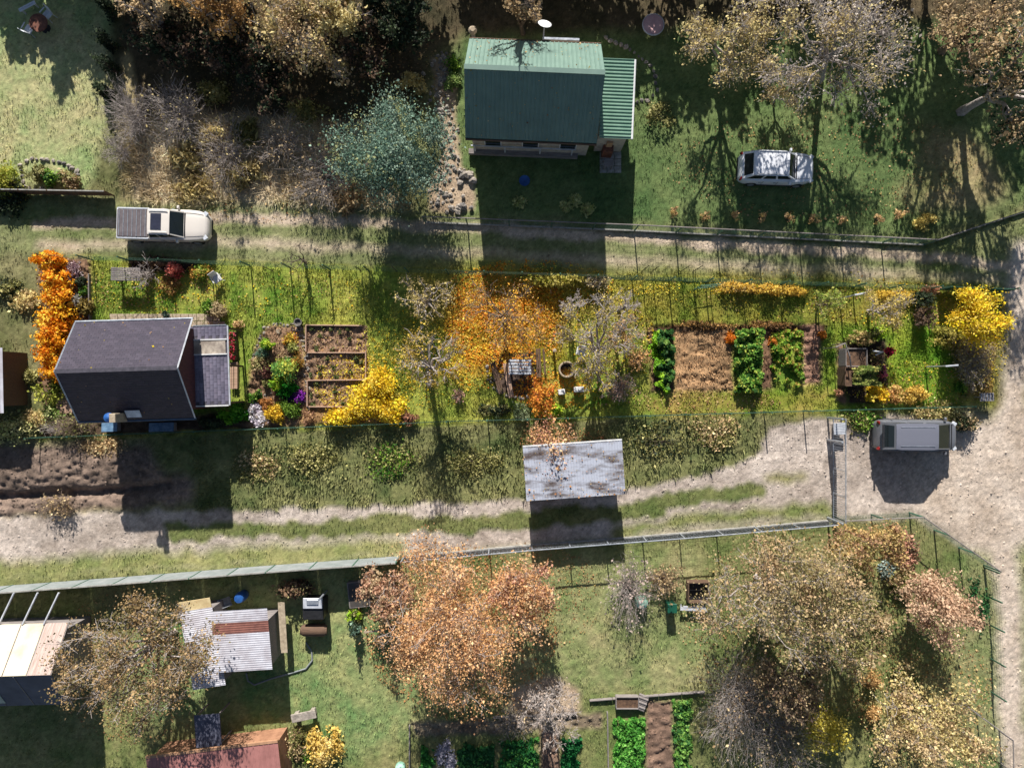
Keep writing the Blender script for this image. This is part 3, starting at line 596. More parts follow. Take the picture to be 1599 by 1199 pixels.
def paving(name, label, pts, m, cat='paving', sz=.5):
    (x0, y0), (x1, y1) = P(*pts[0])[:2], P(*pts[1])[:2]; X0, X1 = min(x0, x1), max(x0, x1); Y0, Y1 = min(y0, y1), max(y0, y1)
    t = thing(name, label, cat, ((X0 + X1) / 2, (Y0 + Y1) / 2, 0)); nx_ = max(1, round((X1 - X0) / sz)); ny_ = max(1, round((Y1 - Y0) / sz)); sx, sy = (X1 - X0) / nx_, (Y1 - Y0) / ny_
    me = MB().box((0, 0, 0), (sx - .03, sy - .03, .06), bev=.008).mesh('slab', M[m]); r_ = random.Random(nx_)
    for i in range(nx_):
        for j in range(ny_):
            x, y = -(X1 - X0) / 2 + (i + .5) * sx, -(Y1 - Y0) / 2 + (j + .5) * sy
            link('slab', me, t, (x, y, g0(t.location.x + x, t.location.y + y) + .045 + r_.uniform(-.008, .008)), R(r_.uniform(-1.5, 1.5)))
    return t
paving('patio', 'beige paved patio strip behind the dark shingled house', [(172, 490), (345, 512)], 'slab')
paving('stepping_slab', 'two brown slabs beside the annex and the round shrub', [(324, 502), (352, 514)], 'timber', sz=.55)
# things under the lower eave
for (px, py, lb, wv) in ((170, 667, 'blue-grey glass cold frame under the lower eave below the chimney', .9), (251, 667, 'long blue-grey glass cold frame under the lower eave of the dark house', 1.45)):
    t = thing('cold_frame', lb, 'cold frame', at(px, py, .5), R(2)); MB().box((0, 0, .2), (wv, .5, .4)).build('box_wall', M['greytimber'], t); MB().box((0, 0, .43), (wv + .04, .54, .04), rx=-.12).build('lid', mat('pale_blue_pane', (120, 150, 176), (84, 112, 140), 3, .25, .05), t)

# neighbour's house: green metal roof
def ribbed(name, m, parent, x0, x1, y_e, z_e, y_r, z_r, pitch=.22, rib=.035, axis='down', rw=.35):
    L = math.hypot(y_r - y_e, z_r - z_e); uy, uz = (y_r - y_e) / L, (z_r - z_e) / L; ny_, nz_ = (-uz, uy) if uy > 0 else (uz, -uy); V = []; F = []
    if axis == 'down':
        xs = []; x = x0
        while x < x1 - .001: xs += [(x, 0), (x + pitch * (1 - rw), 0), (x + pitch * (1 - rw * .75), 1), (x + pitch * (1 - rw * .25), 1)]; x += pitch
        xs.append((x1, 0)); xs = [(min(a, x1), h_) for a, h_ in xs]
        for a, h_ in xs:
            for s_ in (0, L): V.append((a, y_e + uy * s_ + ny_ * h_ * rib, z_e + uz * s_ + nz_ * h_ * rib))
    else:
        ss = []; s_ = 0
        while s_ < L - .001: ss += [(s_, 0), (s_ + pitch * (1 - rw), 0), (s_ + pitch * (1 - rw * .75), 1), (s_ + pitch * (1 - rw * .25), 1)]; s_ += pitch
        ss.append((L, 0))
        for s_, h_ in ss:
            s_ = min(s_, L)
            for a in (x0, x1): V.append((a, y_e + uy * s_ + ny_ * h_ * rib, z_e + uz * s_ + nz_ * h_ * rib))
    n = len(V) // 2; F = [(2 * i, 2 * i + 2, 2 * i + 3, 2 * i + 1) for i in range(n - 1)]
    b = MB(); b.add(V, F); return b.build(name, m if not isinstance(m, str) else M[m], parent)
M['greenroof'] = mat('green_roof_metal', (108, 134, 122), (96, 122, 112), 1.2, .5, .05)
M['greenroof2'] = mat('paler_green_roof_metal', (126, 160, 140), (108, 144, 124), 1.2, .45, .05)
h2, hx, hy, yr = gable('green_roofed_house', "neighbour's house with a green metal gable roof behind the upper fence", -2.5, 4.86, 13.6, 19.14, 3.5, 6.1, R(-2.4), 'plaster')
for s_ in (1, -1):
    o = slab_roof(h2, hx, s_ * hy, 3.5, 0, 6.1, .08, 'greenmetal'); ribbed('roof_sheet', 'greenroof', o, -hx, hx, s_ * hy, 3.505, 0, 6.106, .24)
roof_leaves(h2, hx, hy, 3.55, 0, 6.12, 110, BR, 3); roof_leaves(h2, hx, -hy, 3.55, 0, 6.12, 80, BR, 4)
MB().box((0, 0, 6.14), (2 * hx, .26, .04)).build('ridge_cap', M['greenroof'], h2)
for s_ in (-1, 1): MB().tube([(-hx, s_ * (hy + .06), 3.42), (hx, s_ * (hy + .06), 3.42)], .06, 8).build('gutter', M['darktimber'], h2)
for x in (-2.2, 0, 2.2): window(h2, x, -hy + .45, 1.7, 1.0, 1.2, 's')
MB().box((-.4, -hy + .32, .25), (6.6, .3, .3)).build('veranda_floor', M['greytimber'], h2)
b = MB()
for x in (-3.3, -1.5, .6, 2.5): b.box((x, -hy + .3, .95), (.08, .08, .9))
b.box((-.4, -hy + .3, 1.42), (6.2, .07, .07)); b.build('veranda_rail', M['whitemetal'], h2)
z_b = 2.7; x0, y1, _ = P(938, 87, z_b); x1, y0, _ = P(988, 211, z_b)
MB().box(((x0 + x1) / 2 - h2.location.x - .1, (y0 + y1) / 2 - h2.location.y, 1.25), (x1 - x0 - .2, y1 - y0 - .3, 2.5)).build('annex_wall', M['plaster'], h2)
ax = ribbed('annex_roof', 'greenroof2', h2, -(x1 - x0) / 2, (x1 - x0) / 2, -(y1 - y0) / 2, 0, (y1 - y0) / 2, .02, .2, .05, axis='across', rw=.6); ax.location = ((x0 + x1) / 2 - h2.location.x, (y0 + y1) / 2 - h2.location.y, z_b)
MB().tube([((x1 - x0) / 2 + .05, -(y1 - y0) / 2, -.02), ((x1 - x0) / 2 + .05, (y1 - y0) / 2, -.02)], .07, 8).build('gutter', M['white'], ax)
# chimney-like tan flue box, satellite dish, bracket
t = thing('brick_grill', 'tan brick grill standing at the lower right corner of the green roofed house', 'grill', at(952, 224, 1.6), R(-3)); MB().box((0, 0, .6), (.6, .7, 1.2), bev=.02).build('hearth', M['rust'], t); MB().box((0, .1, 1.5), (.35, .4, .7), bev=.02).build('flue', mat('tan_brick', (196, 160, 124), (160, 120, 90), 5, .9, .3), t)
t = thing('porch_table', 'square grey table on the small slab porch below the green annex', 'table', at(950, 254, .7)); MB().box((0, 0, .72), (.55, .5, .04), bev=.01).build('tabletop', M['greytimber'], t)
for sx in (-1, 1):
    for sy in (-1, 1): MB().box((sx * .23, sy * .2, .35), (.05, .05, .7)).build('leg', M['greytimber'], t)
paving('porch', 'small grey slab porch beside the green roofed house', [(936, 238), (970, 271)], 'concrete', sz=.45)
t = thing('satellite_dish', 'white satellite dish on a pole above the green roofed house', 'dish', at(850, 41, 3.6)); MB().tube([(0, 0, 0), (0, 0, 3.6)], .04, 6).build('pole', M['galv'], t); o = MB().lathe((0, 0, 0), [(.02, 0), (.2, .03), (.38, .12), (.39, .14), (.2, .06), (.02, .03)], 20, caps=False).build('dish', M['white'], t, smooth=True, loc=(0, 0, 3.6)); o.rotation_euler = (R(-35), R(12), 0)
b = MB().tube([(.0, -.1, 3.7), (.22, -.3, 3.8)], .02, 5).build('feed_arm', M['dark'], t)
t = thing('porch_pergola', 'grey metal frame standing against the upper wall of the green roofed house', 'frame', at(876, 62, 2.4), R(-2))
for sx in (-1, 1): MB().box((sx * .95, 0, 1.2), (.14, .2, 2.4)).build('post', M['galv'], t)
MB().box((0, 0, 2.45), (2.1, .12, .1)).build('beam', M['galv'], t)
t = thing('grey_post', 'short pale post with a tan cap left of the green roof', 'post', at(738, 46, 1.5)); MB().box((0, 0, .65), (.22, .22, 1.3)).build('shaft', M['greytimber'], t); MB().lathe((0, 0, 1.3), [(.24, 0), (.26, .1), (.14, .25)], 12).build('cap', M['slab'], t)

# old rusty-white shed on the lower lane
rs = MB(); z_s = 2.55; x0, y1, _ = P(819, 692, z_s); x1, y0, _ = P(974, 777, z_s)
t = thing('white_shed', 'small shed with a stained white sheet roof beside the gravel track', 'shed', ((x0 + x1) / 2, (y0 + y1) / 2, 0), R(4)); sw, sdp = x1 - x0, y1 - y0
MB().box((0, 0, 1.18), (sw - .4, sdp - .4, 2.56)).build('wall', M['greytimber'], t)
M['oldwhite'] = mat('stained_white_sheet', (184, 188, 200), (92, 80, 76), 1.3, .6, .2, contrast=(.36, .56), stretch=(.5, 1.6, 1))
for i in range(3):
    a, b_ = -sdp / 2 + i * sdp / 3, -sdp / 2 + (i + 1) * sdp / 3 + .05
    ribbed('roof_sheet', 'oldwhite', t, -sw / 2, sw / 2, a, z_s + .02 * i - .03, b_, z_s + .02 * i + .01, .16, .018)
MB().box((0, sdp / 2 + .02, z_s + .02), (sw, .08, .1)).build('fascia', M['white'], t)
roof_leaves(t, sw / 2, -sdp / 2, z_s, sdp / 2, z_s + .05, 260, dull + BR, 5)
MB().box((1.2, -sdp / 2 + .18, .95), (.9, .06, 1.9)).build('door', M['darktimber'], t)
# bottom-left: greenhouse shed with pale and dark roof slopes
t, hx, hy, yr = gable('greenhouse_shed', 'shed with a cream upper roof slope and dark lower slope at the left edge', -33.5, P(108, 0, 2.5)[0], P(0, 1102, 2.4)[1], P(0, 974, 2.4)[1], 2.4, 4.05, R(1.6), 'greytimber')
M['cream'] = mat('cream_sheet', (222, 212, 188), (200, 182, 146), .7, .5, .1, contrast=(.3, .6)); M['darkroof'] = mat('slate_blue_roofing', (92, 94, 110), (72, 74, 90), 1.2, .7, .15)
u = slab_roof(t, hx, hy, 2.4, 0, 4.05, .06, 'greytimber')
for i in range(6):
    a = -hx + i * 2 * hx / 6; o = MB(); L = 2 * hx / 6 - .08; th = math.atan2(1.65, hy)
    o.box((a + L / 2 + .04, hy / 2, 3.25), (L, math.hypot(hy, 1.65) - .05, .03), rx=-th); o.build('roof_panel', M['cream'] if i != 5 else mat('brownish_panel', (190, 170, 160), (150, 128, 118), 2, .6, .1, stretch=(8, .6, .6)), t)
o = slab_roof(t, hx, -hy, 2.4, 0, 4.05, .06, 'darkroof')
for k in range(4): MB().box((-hx + 1.2 + k * 1.6, -hy / 2, 3.245), (.04, math.hypot(hy, 1.65) - .1, .03), rx=math.atan2(1.65, hy)).build('roof_seam', M['greytimber'], t)
MB().box((hx - 4.4, -hy * .72, 2.4 + 1.65 * .28 + .03), (1.6, .95, .03), rx=math.atan2(1.65, hy)).build('rooflight', mat('grey_green_pane', (150, 170, 170), (120, 140, 144), 2, .3, .05), t)
for px in (8, 45, 78):
    r_ = MB().tube([P(px - 10, 975, 2.5), P(px + 14, 925, 2.2)], .06, 6)
    tag(r_.build('leaning_pole', M['whitemetal']), {8: 'leftmost of the pale poles leaning from the fence to the cream shed', 45: 'middle pale pole leaning from the fence to the cream shed', 78: 'pale pole leaning beside the walnut tree crown and cream shed'}[px], 'pole', 'pale poles by the cream shed')
# corrugated sheds
M['corrug'] = mat('pale_corrugated_sheet', (212, 212, 220), (176, 170, 176), 1.0, .5, .1); M['redsheet'] = mat('rusty_red_sheet', (146, 96, 84), (116, 74, 66), 2, .7, .1)
z_s = 2.35; x0, y1, _ = P(334, 950, z_s); x1, y0, _ = P(422, 1048, z_s)
t = thing('corrugated_shed', 'pale corrugated shed with a rusty red band across its roof', 'shed', ((x0 + x1) / 2, (y0 + y1) / 2, 0), R(3.5)); sw, sdp = x1 - x0, y1 - y0
MB().box((0, -.35, 1.08), (sw - .3, sdp - .95, 2.2)).build('wall', M['greytimber'], t)
for a, b_, m in ((0, .62, 'corrug'), (.62, .8, 'redsheet'), (.8, 1, 'corrug')): ribbed('roof_sheet', m, t, -sw / 2, sw / 2, -sdp / 2 + a * sdp, z_s + a * .25 - .05, -sdp / 2 + b_ * sdp, z_s + b_ * .25 - .05, .13, .01, axis='across', rw=.55)
MB().box((sw / 2 + .25, .1, .9), (.4, sdp - .6, .05)).build('side_shelf', M['slab'], t)
z_s = 2.1; x0, y1, _ = P(290, 950, z_s); x1, y0, _ = P(342, 1075, z_s)
t = thing('corrugated_shed', 'narrow pale corrugated lean-to between walnut tree and banded shed', 'shed', ((x0 + x1) / 2, (y0 + y1) / 2, 0), R(9)); sw, sdp = x1 - x0, y1 - y0
MB().box((0, 0, .95), (sw - .3, sdp - .3, 1.9)).build('wall', M['greytimber'], t); ribbed('roof_sheet', 'corrug', t, -sw / 2, sw / 2, -sdp / 2, z_s - .1, sdp / 2, z_s + .05, .12, .012, axis='across', rw=.6)
MB().box((0, sdp / 2 + .2, z_s + .02), (sw - .1, .7, .05), rx=.1).build('yellow_board', mat('yellow_board', (226, 206, 158), (196, 172, 126), 2, .8, .1), t)
# red roof at the bottom edge
x0, y1, _ = P(232, 1172, 2.2); x1, y0, _ = P(440, 1275, 2.2)
t = thing('red_roofed_shed', 'shed with a dull red sheet roof cut by the bottom edge', 'shed', ((x0 + x1) / 2, (y0 + y1) / 2, 0), R(7)); sw, sdp = x1 - x0, y1 - y0
MB().box((0, 0, 1.0), (sw - .3, sdp - .3, 2.2)).build('wall', mat('orange_brown_wall', (170, 126, 98), (140, 100, 76), 3, .8, .2), t)
ribbed('roof_sheet', mat('dull_red_roof', (172, 118, 112), (150, 102, 96), 1.4, .6, .1), t, -sw / 2, sw / 2, -sdp / 2, 2.2, sdp / 2, 2.1, .3, .02)
MB().box((0, sdp / 2 + .06, 2.05), (sw, .14, .18)).build('fascia', mat('orange_fascia', (186, 144, 112), (156, 116, 88), 3, .7, .2), t)
x0, y1, _ = P(-70, 543, 2.2); x1, y0, _ = P(5, 645, 2.2)
t = thing('brown_shed', 'brown walled shed with a pale roof edge, cut by the left edge', 'shed', ((x0 + x1) / 2, (y0 + y1) / 2, 0)); sw, sdp = x1 - x0, y1 - y0
MB().box((-.05, .1, 1.0), (sw - .2, sdp - .6, 2.2)).build('wall', M['darktimber'], t); ribbed('roof_sheet', 'corrug', t, -sw / 2, sw / 2, -sdp / 2, 2.15, sdp / 2, 2.25, .2, .02)
# small blue-grey shed roof by it
t = thing('blue_tarp_shelter', 'small shelter with a slate blue roof in the shade below the walnut tree', 'shelter', at(325, 1140, 1.6), R(4)); MB().box((0, 0, 1.6), (1.5, 1.9, .08)).build('roof', M['darkroof'], t)
for sx in (-1, 1):
    for sy in (-1, 1): MB().box((sx * .65, sy * .85, .78), (.08, .08, 1.56)).build('post', M['greytimber'], t)
# ---------------------------------------------------------------- fences
def fence(name, label, pts, h, style, spacing=2.4, m='greenmetal', rail=None, group=None, kerb=False):
    q = G2(pts); ox, oy = q[0]; t = thing(name, label, 'fence', (ox, oy, 0), 0, group); posts = []
    post = MB().box((0, 0, h / 2 - .1), (.07, .07, h + .2)).mesh('post', M[m]); rng_ = random.Random(len(label)); wires = MB(); wa, wb = [], []
    for (ax, ay), (bx, by) in zip(q[:-1], q[1:]):
        L = math.hypot(bx - ax, by - ay); n = max(1, round(L / spacing)); rz = math.atan2(by - ay, bx - ax)
        for i in range(n):
            x, y = ax + (bx - ax) * i / n, ay + (by - ay) * i / n; x2, y2 = ax + (bx - ax) * (i + 1) / n, ay + (by - ay) * (i + 1) / n
            z = g0(x, y); link('post', post, t, (x - ox, y - oy, z), rz); mx, my = (x + x2) / 2 - ox, (y + y2) / 2 - oy; l_ = L / n
            if style == 'wire':
                if rail: MB().tube([(x - ox, y - oy, h), (x2 - ox, y2 - oy, h)], .035, 6).build('rail', M[rail], t)
                if kerb: MB().box((mx, my, g0(x, y) + .06), (l_ - .03, .08, .26), rz).build('kerb', M['concrete'], t)
                k = int(l_ / .16)
                for j in range(k): 
                    f = j / k; px, py = x + (x2 - x) * f - ox, y + (y2 - y) * f - oy; wa.append((px, py, .05)); wb.append((px, py, h - .05))
                for zz in np.arange(.12, h, .2): wa.append((x - ox, y - oy, zz)); wb.append((x2 - ox, y2 - oy, zz))
            elif style == 'panel':
                MB().box((mx, my, h / 2), (l_ - .08, .035, h - .1), rz, bev=.01).build('panel', M[rail or 'screen'], t)
                MB().box((mx, my, h - .02), (l_ - .02, .07, .05), rz).build('cap_rail', M['concrete'], t)
            elif style == 'net':
                MB().box((mx, my, h / 2 - .05), (l_ - .06, .012, h - .25), rz).build('netting', M[rail or 'greenplastic'], t)
                MB().tube([(x - ox, y - oy, h), (x2 - ox, y2 - oy, h)], .02, 5).build('rail', M[m], t)
    x, y = q[-1]; link('post', post, t, (x - ox, y - oy, 0), 0)
    if wa:
        V, F = prisms(wa, wb, np.full(len(wa), .0045), np.full(len(wa), .0045), 3); tag(link('wire_mesh', raw_mesh('wire_mesh', V, [F], M[m]), t), kind='stuff')
    return t
fence('wire_fence', 'green wire fence with grey top rail between upper lane and green house lawn', [(665, 348), (990, 361), (1440, 383), (1625, 322)], 1.6, 'wire', 2.5, rail='greytimber', kerb=True)
fence('wire_fence', 'low wire fence along the upper long edge of the plot', [(84, 404), (700, 428), (1560, 456)], 1.7, 'wire', 2.3)
fence('wire_fence', 'wire fence along the lower long edge of the plot', [(64, 682), (700, 657), (1500, 634)], 1.4, 'wire', 2.5)
fence('net_fence', 'short green netting fence at the upper right corner of the plot', [(1462, 453), (1557, 457)], 1.5, 'net', 1.9, rail='greenplastic')
fence('screen_fence', 'solid grey-green screening fence on the lower left side of the gravel track', [(-40, 918), (200, 900), (430, 882), (625, 868)], 1.7, 'panel', 2.4)
fence('wire_fence', 'wire fence with pale rail below the white shed and gravel track', [(632, 868), (830, 850), (1060, 832), (1292, 812)], 1.5, 'wire', 2.4, m='galv', rail='galv', kerb=True)
fence('wire_fence', 'green wire fence running diagonally beside the dirt road corner', [(1300, 806), (1420, 800), (1536, 882)], 1.5, 'wire', 1.9, rail='greytimber')
fence('wire_fence', 'rusty wire fence ending in a short rail near the lower right road', [(1490, 1088), (1560, 1140), (1562, 1240)], 1.2, 'wire', 1.9, rail='greytimber', m='greytimber')
fence('board_fence', 'low dark wooden fence below the left lawn and stone bed', [(-40, 302), (178, 306)], 1.05, 'panel', 1.8, m='darktimber', rail='darktimber')
fence('wire_fence', 'green wire fence along the right side of the bottom gardens', [(1538, 886), (1545, 975), (1548, 1080)], 1.3, 'wire', 2.0)
# sliding gate
t = thing('sliding_gate', 'tall pale metal gate frame across the gravel track left of the parked van', 'gate', at(1292, 730), 0)
x0, y1, _ = P(1283, 650); x1, y0, _ = P(1294, 806); L = y1 - y0
def loc_(px, py, z): a = P(px, py, z); return (a[0] - t.location.x, a[1] - t.location.y, z)
bx = 0
for y in (L / 2, L / 2 - 1.35, -L / 2): MB().box((0, y, .95), (.11, .11, 2.0), bev=.01).build('post', M['galv'], t)
b = MB(); b.tube([(.25, L / 2, .25), (.25, -L / 2, .25)], .032, 6); b.tube([(.25, L / 2, 1.8), (.25, -L / 2, 1.8)], .032, 6)
for k in range(5): b.tube([(.25, L / 2 - k * L / 4, .25), (.25, L / 2 - k * L / 4, 1.8)], .022, 6)
b.build('gate_frame', M['galv'], t)
for k in range(44): 
    y = L / 2 - (k + .5) * L / 44
    if k == 0: bar = MB().tube([(0, 0, .25), (0, 0, 1.8)], .012, 4).mesh('bar', M['galv'])
    link('bar', bar, t, (.25, y, 0))
MB().box((.5, L / 2 - .65, .55), (.75, .7, .06), bev=.01).build('motor_plate', M['whitemetal'], t); MB().box((.5, L / 2 - .65, .3), (.4, .4, .45), bev=.03).build('motor_box', M['white'], t)
# ---------------------------------------------------------------- vehicles
def lerp(T, x):
    for (a, va), (b, vb) in zip(T[:-1], T[1:]):
        if a <= x <= b: return va + (vb - va) * (x - a) / (b - a)
    return T[-1][1]
def loft(st, hw, top, z0, prof, name, m, parent):
    V = []; n = len(prof)
    for x in st:
        w_ = lerp(hw, x); zt = lerp(top, x)
        for a, b_ in prof: V.append((x, a * w_, z0 + (zt - z0) * b_))
    F = []
    for i in range(len(st) - 1):
        for k in range(n - 1): F.append((i * n + k, (i + 1) * n + k, (i + 1) * n + k + 1, i * n + k + 1))
        F.append((i * n + n - 1, (i + 1) * n + n - 1, (i + 1) * n, i * n))
    F += [tuple(range(n)), tuple(range(len(st) * n - 1, (len(st) - 1) * n - 1, -1))]
    o = MB().add(V, F).build(name, m, parent, smooth=True)
    md = o.modifiers.new('edges', 'EDGE_SPLIT'); md.split_angle = R(38); return o
PROF = [(-.86, 0), (-.97, .1), (-1, .4), (-.985, .75), (-.94, .93), (-.82, .99), (-.4, 1.02), (0, 1.03), (.4, 1.02), (.82, .99), (.94, .93), (.985, .75), (1, .4), (.97, .1), (.86, 0)]
def wheel(t, x, y, r, wd):
    o = MB().lathe((0, 0, 0), [(r * .62, -wd / 2), (r * .96, -wd / 2), (r, -wd / 2 + .03), (r, wd / 2 - .03), (r * .96, wd / 2), (r * .62, wd / 2)], 20).build('wheel', M['rubber'], t, loc=(x, y, r)); o.rotation_euler = (R(90), 0, 0)
    MB().lathe((0, 0, (-wd / 2 if y > 0 else wd / 2 - .02) * 1.0), [(.04, -.012), (r * .6, -.012), (r * .6, .03), (.04, .03)], 14).build('rim', M['galv'], o)
def quadpanel(name, m, parent, c4, inset, off, n=1):
    a, b_, c_, d_ = [Vector(q) for q in c4]; nrm = (b_ - a).cross(d_ - a).normalized()
    f = lambda u, v: (a * (1 - u) + b_ * u) * (1 - v) + (d_ * (1 - u) + c_ * u) * v + nrm * off
    i0, i1 = (inset, inset) if not isinstance(inset, tuple) else inset
    vs = [f(i0, i1), f(1 - i0, i1), f(1 - i0, 1 - i1), f(i0, 1 - i1)]; ws = [v - nrm * (off + .01) for v in vs]
    return MB().add(vs + ws, [(0, 1, 2, 3), (0, 4, 5, 1), (1, 5, 6, 2), (2, 6, 7, 3), (3, 7, 4, 0)]).build(name, m, parent)
def paint(name, c, rough=.3):
    m, tt, b = nodes(name); b.inputs['Base Color'].default_value = (*lin(c), 1); b.inputs['Roughness'].default_value = rough; b.inputs['Coat Weight'].default_value = .5; b.inputs['Coat Roughness'].default_value = .08
    n = tt.nodes.new('ShaderNodeTexNoise'); n.inputs['Scale'].default_value = 14; n.inputs['Detail'].default_value = 6; mr = tt.nodes.new('ShaderNodeMapRange'); mr.inputs['To Min'].default_value = rough * .8; mr.inputs['To Max'].default_value = rough * 1.7
    tt.links.new(n.outputs['Fac'], mr.inputs['Value']); tt.links.new(mr.outputs[0], b.inputs['Roughness']); return m
M['lampglass'] = mat('lamp_lens', (210, 214, 220), (190, 194, 200), 5, .15, .02); M['redlamp'] = mat('tail_lamp', (150, 30, 26), (120, 20, 20), 5, .25, .02); M['trim'] = mat('black_trim', (44, 46, 50), (30, 30, 34), 6, .6, .2)
def car(label, px, py, L, W, hood, roof, m, rz, cabin, belt=.95, fr=None, roof_m=None, name='parked_car', cat='car', zb=.24, wr=.33, doors=True, roofz=1.6):
    x, y, _ = P(px, py, .8); t = thing(name, label, cat, (x, y, g0(x, y)), rz); h = L / 2
    hw = [(-h, W * .36), (-h + .12, W * .44), (-h + .35, W * .485), (-h + .8, W * .5), (h - 1.1, W * .5), (h - .55, W * .47), (h - .25, W * .42), (h - .08, W * .34), (h, W * .26)]
    tp = fr or [(-h, .78), (-h + .1, belt), (cabin[1], belt), (h - .5, hood), (h - .12, hood - .1), (h, hood - .28)]
    st = [-h, -h + .05, -h + .12, -h + .35, -h + .8] + list(np.linspace(-h + 1.2, h - 1.1, 7)) + [h - .8, h - .55, h - .4, h - .25, h - .14, h - .08, h]
    body = loft(st, hw, tp, zb, PROF, 'body', m, t)
    # cabin: base at belt between cabin[0]..cabin[1]; roof between cabin[2]..cabin[3]
    b0, b1, r0, r1 = cabin; wb, wr_ = W * .465, W * .39; zr = roofz; zb2 = belt - .02
    NSt = 7; V = []; F = []
    xs = np.linspace(0, 1, NSt); ring = []
    lower = lambda u, s_: (b0 + (b1 - b0) * u, s_ * wb * (1 if 0 < u < 1 else .9), zb2); 
    cb = MB(); A = [(b0, -wb * .93, zb2), (b1, -wb * .88, zb2), (b1, wb * .88, zb2), (b0, wb * .93, zb2)]; Bq = [(r0, -wr_, zr), (r1, -wr_ * .97, zr), (r1, wr_ * .97, zr), (r0, wr_, zr)]
    cb.add(A + Bq, [(0, 1, 5, 4), (1, 2, 6, 5), (2, 3, 7, 6), (3, 0, 4, 7)]); cab = cb.build('cabin', m, t)
    # crowned roof
    V = []; nu, nv = 8, 8
    for i in range(nu + 1):
        for j in range(nv + 1):
            u, v = i / nu, j / nv; xx = (r0 - .04) + (r1 - r0 + .08) * u; ww = wr_ * 1.03 * (1 - .05 * max(0, (u - .8) / .2) ** 2 - .05 * max(0, (.15 - u) / .15) ** 2); yy = -ww + 2 * ww * v
            e = min(u, 1 - u) * 2; g_ = min(v, 1 - v) * 2; V.append((xx, yy, zr + .055 * (1 - (1 - min(1, e * 2.2)) ** 2) * .5 + .055 * (1 - (1 - min(1, g_ * 2)) ** 2) * .6))
    F = [(i * (nv + 1) + j, (i + 1) * (nv + 1) + j, (i + 1) * (nv + 1) + j + 1, i * (nv + 1) + j + 1) for i in range(nu) for j in range(nv)]
    MB().add(V, F).build('roof', roof_m or m, t, smooth=True)
    quadpanel('windshield', M['glass'], t, [A[1], A[2], Bq[2], Bq[1]], (.05, .05), .006)
    quadpanel('rear_window', M['glass'], t, [A[3], A[0], Bq[0], Bq[3]], (.09, .14), .006)
    for s_ in (0, 1):
        a, b_, c_, d_ = (A[0], A[1], Bq[1], Bq[0]) if s_ == 0 else (A[2], A[3], Bq[3], Bq[2]); a, b_, c_, d_ = map(Vector, (a, b_, c_, d_))
        for k0, k1 in ((.03, .34), (.37, .64), (.67, .95)):
            q = [a + (b_ - a) * k0, a + (b_ - a) * k1, d_ + (c_ - d_) * k1, d_ + (c_ - d_) * k0]; quadpanel('side_window', M['glass'], t, q, (.03, .12), .006)
    for xw in (-h + .85, h - .85):
        for yw in (-1, 1): wheel(t, xw, yw * (W / 2 - .1), wr, .22)
    for yw in (-1, 1):
        MB().box((h - .2, yw * W * .37, hood - .16), (.26, .26, .12), rz=-yw * .6, bev=.02).build('headlight', M['lampglass'], t)
        MB().box((-h + .07, yw * W * .4, belt - .14), (.1, .2, .24), rz=yw * .4, bev=.02).build('taillight', M['redlamp'], t)
        MB().box((b1 - .35, yw * (W / 2 + .06), belt + .06), (.14, .2, .14), bev=.03).build('wing_mirror', m, t)
        MB().box((0, yw * (W / 2 - .02), zb + .05), (L * .5, .05, .1)).build('sill_trim', M['trim'], t)
    for yw in (-1, 1):
        xs_ = np.linspace(b1 + .05, h - .3, 5); MB().tube([(x_, yw * W * .37 * (1 - .12 * (i / 4) ** 2), lerp(tp, x_) + .012) for i, x_ in enumerate(xs_)], .009, 4).build('bonnet_seam', M['trim'], t)
        MB().tube([(b1 - .08, yw * .08, belt + .03), (b1 - .18, yw * .62, belt + .12)], .012, 4).build('wiper', M['trim'], t)
        for f_ in (.3, .58): MB().box((b0 + (b1 - b0) * (f_ + .1), yw * (W / 2 + .0), (belt + zb) / 2 + .1), (.016, .012, (belt - zb) * .7)).build('door_seam', M['trim'], t); MB().box((b0 + (b1 - b0) * (f_ + .05), yw * (W / 2 + .012), belt - .16), (.18, .03, .035), bev=.008).build('door_handle', M['galv'], t)
    MB().box((b1 + .04, 0, belt + .02), (.07, W * .74, .03), bev=.008).build('cowl', M['trim'], t)
    MB().box((h - .02, 0, .42), (.1, W * .5, .14), bev=.02).build('front_grille', M['trim'], t); MB().box((-h, 0, .42), (.08, W * .7, .14), bev=.02).build('rear_bumper', M['trim'], t)
    return t, wr_, zr
WH = paint('white_car_paint', (226, 228, 234)); GR = paint('grey_car_paint', (104, 106, 112), .35); SV = paint('pickup_paint', (222, 214, 204))
t, a_, z_ = car('white estate SUV parked on the green lawn above the fence', 1213, 262, 4.45, 1.86, .98, 1.62, WH, R(-2), (-2.1, 1.05, -1.55, .42), belt=1.02, roofz=1.58)
for s_ in (-1, 1): MB().tube([(-1.45, s_ * (a_ - .05), z_ + .07), (.3, s_ * (a_ - .05), z_ + .07)], .022, 6).build('roof_rail', M['galv'], t)
MB().tube([(.44, -.5, 1.56), (.9, .3, 1.25)], .012, 4).build('wiper', M['trim'], t)
t, a_, z_ = car('charcoal grey passenger van parked on the gravel right of the gate', 1430, 680, 4.75, 1.92, 1.12, 1.95, GR, R(-.5), (-2.28, 1.9, -1.72, .68), belt=1.1, roofz=1.86, roof_m=paint('pale_grey_roof', (112, 114, 126), .45), name='parked_van', cat='van')
for k in (0, 6): MB().box((-.5, -.55 + k * .183, z_ + .062), (2.0, .03, .018)).build('roof_rib', M['galv'], t)
MB().box((-2.3, 0, 1.5), (.12, 1.4, .06), bev=.02).build('rear_spoiler', M['trim'], t)
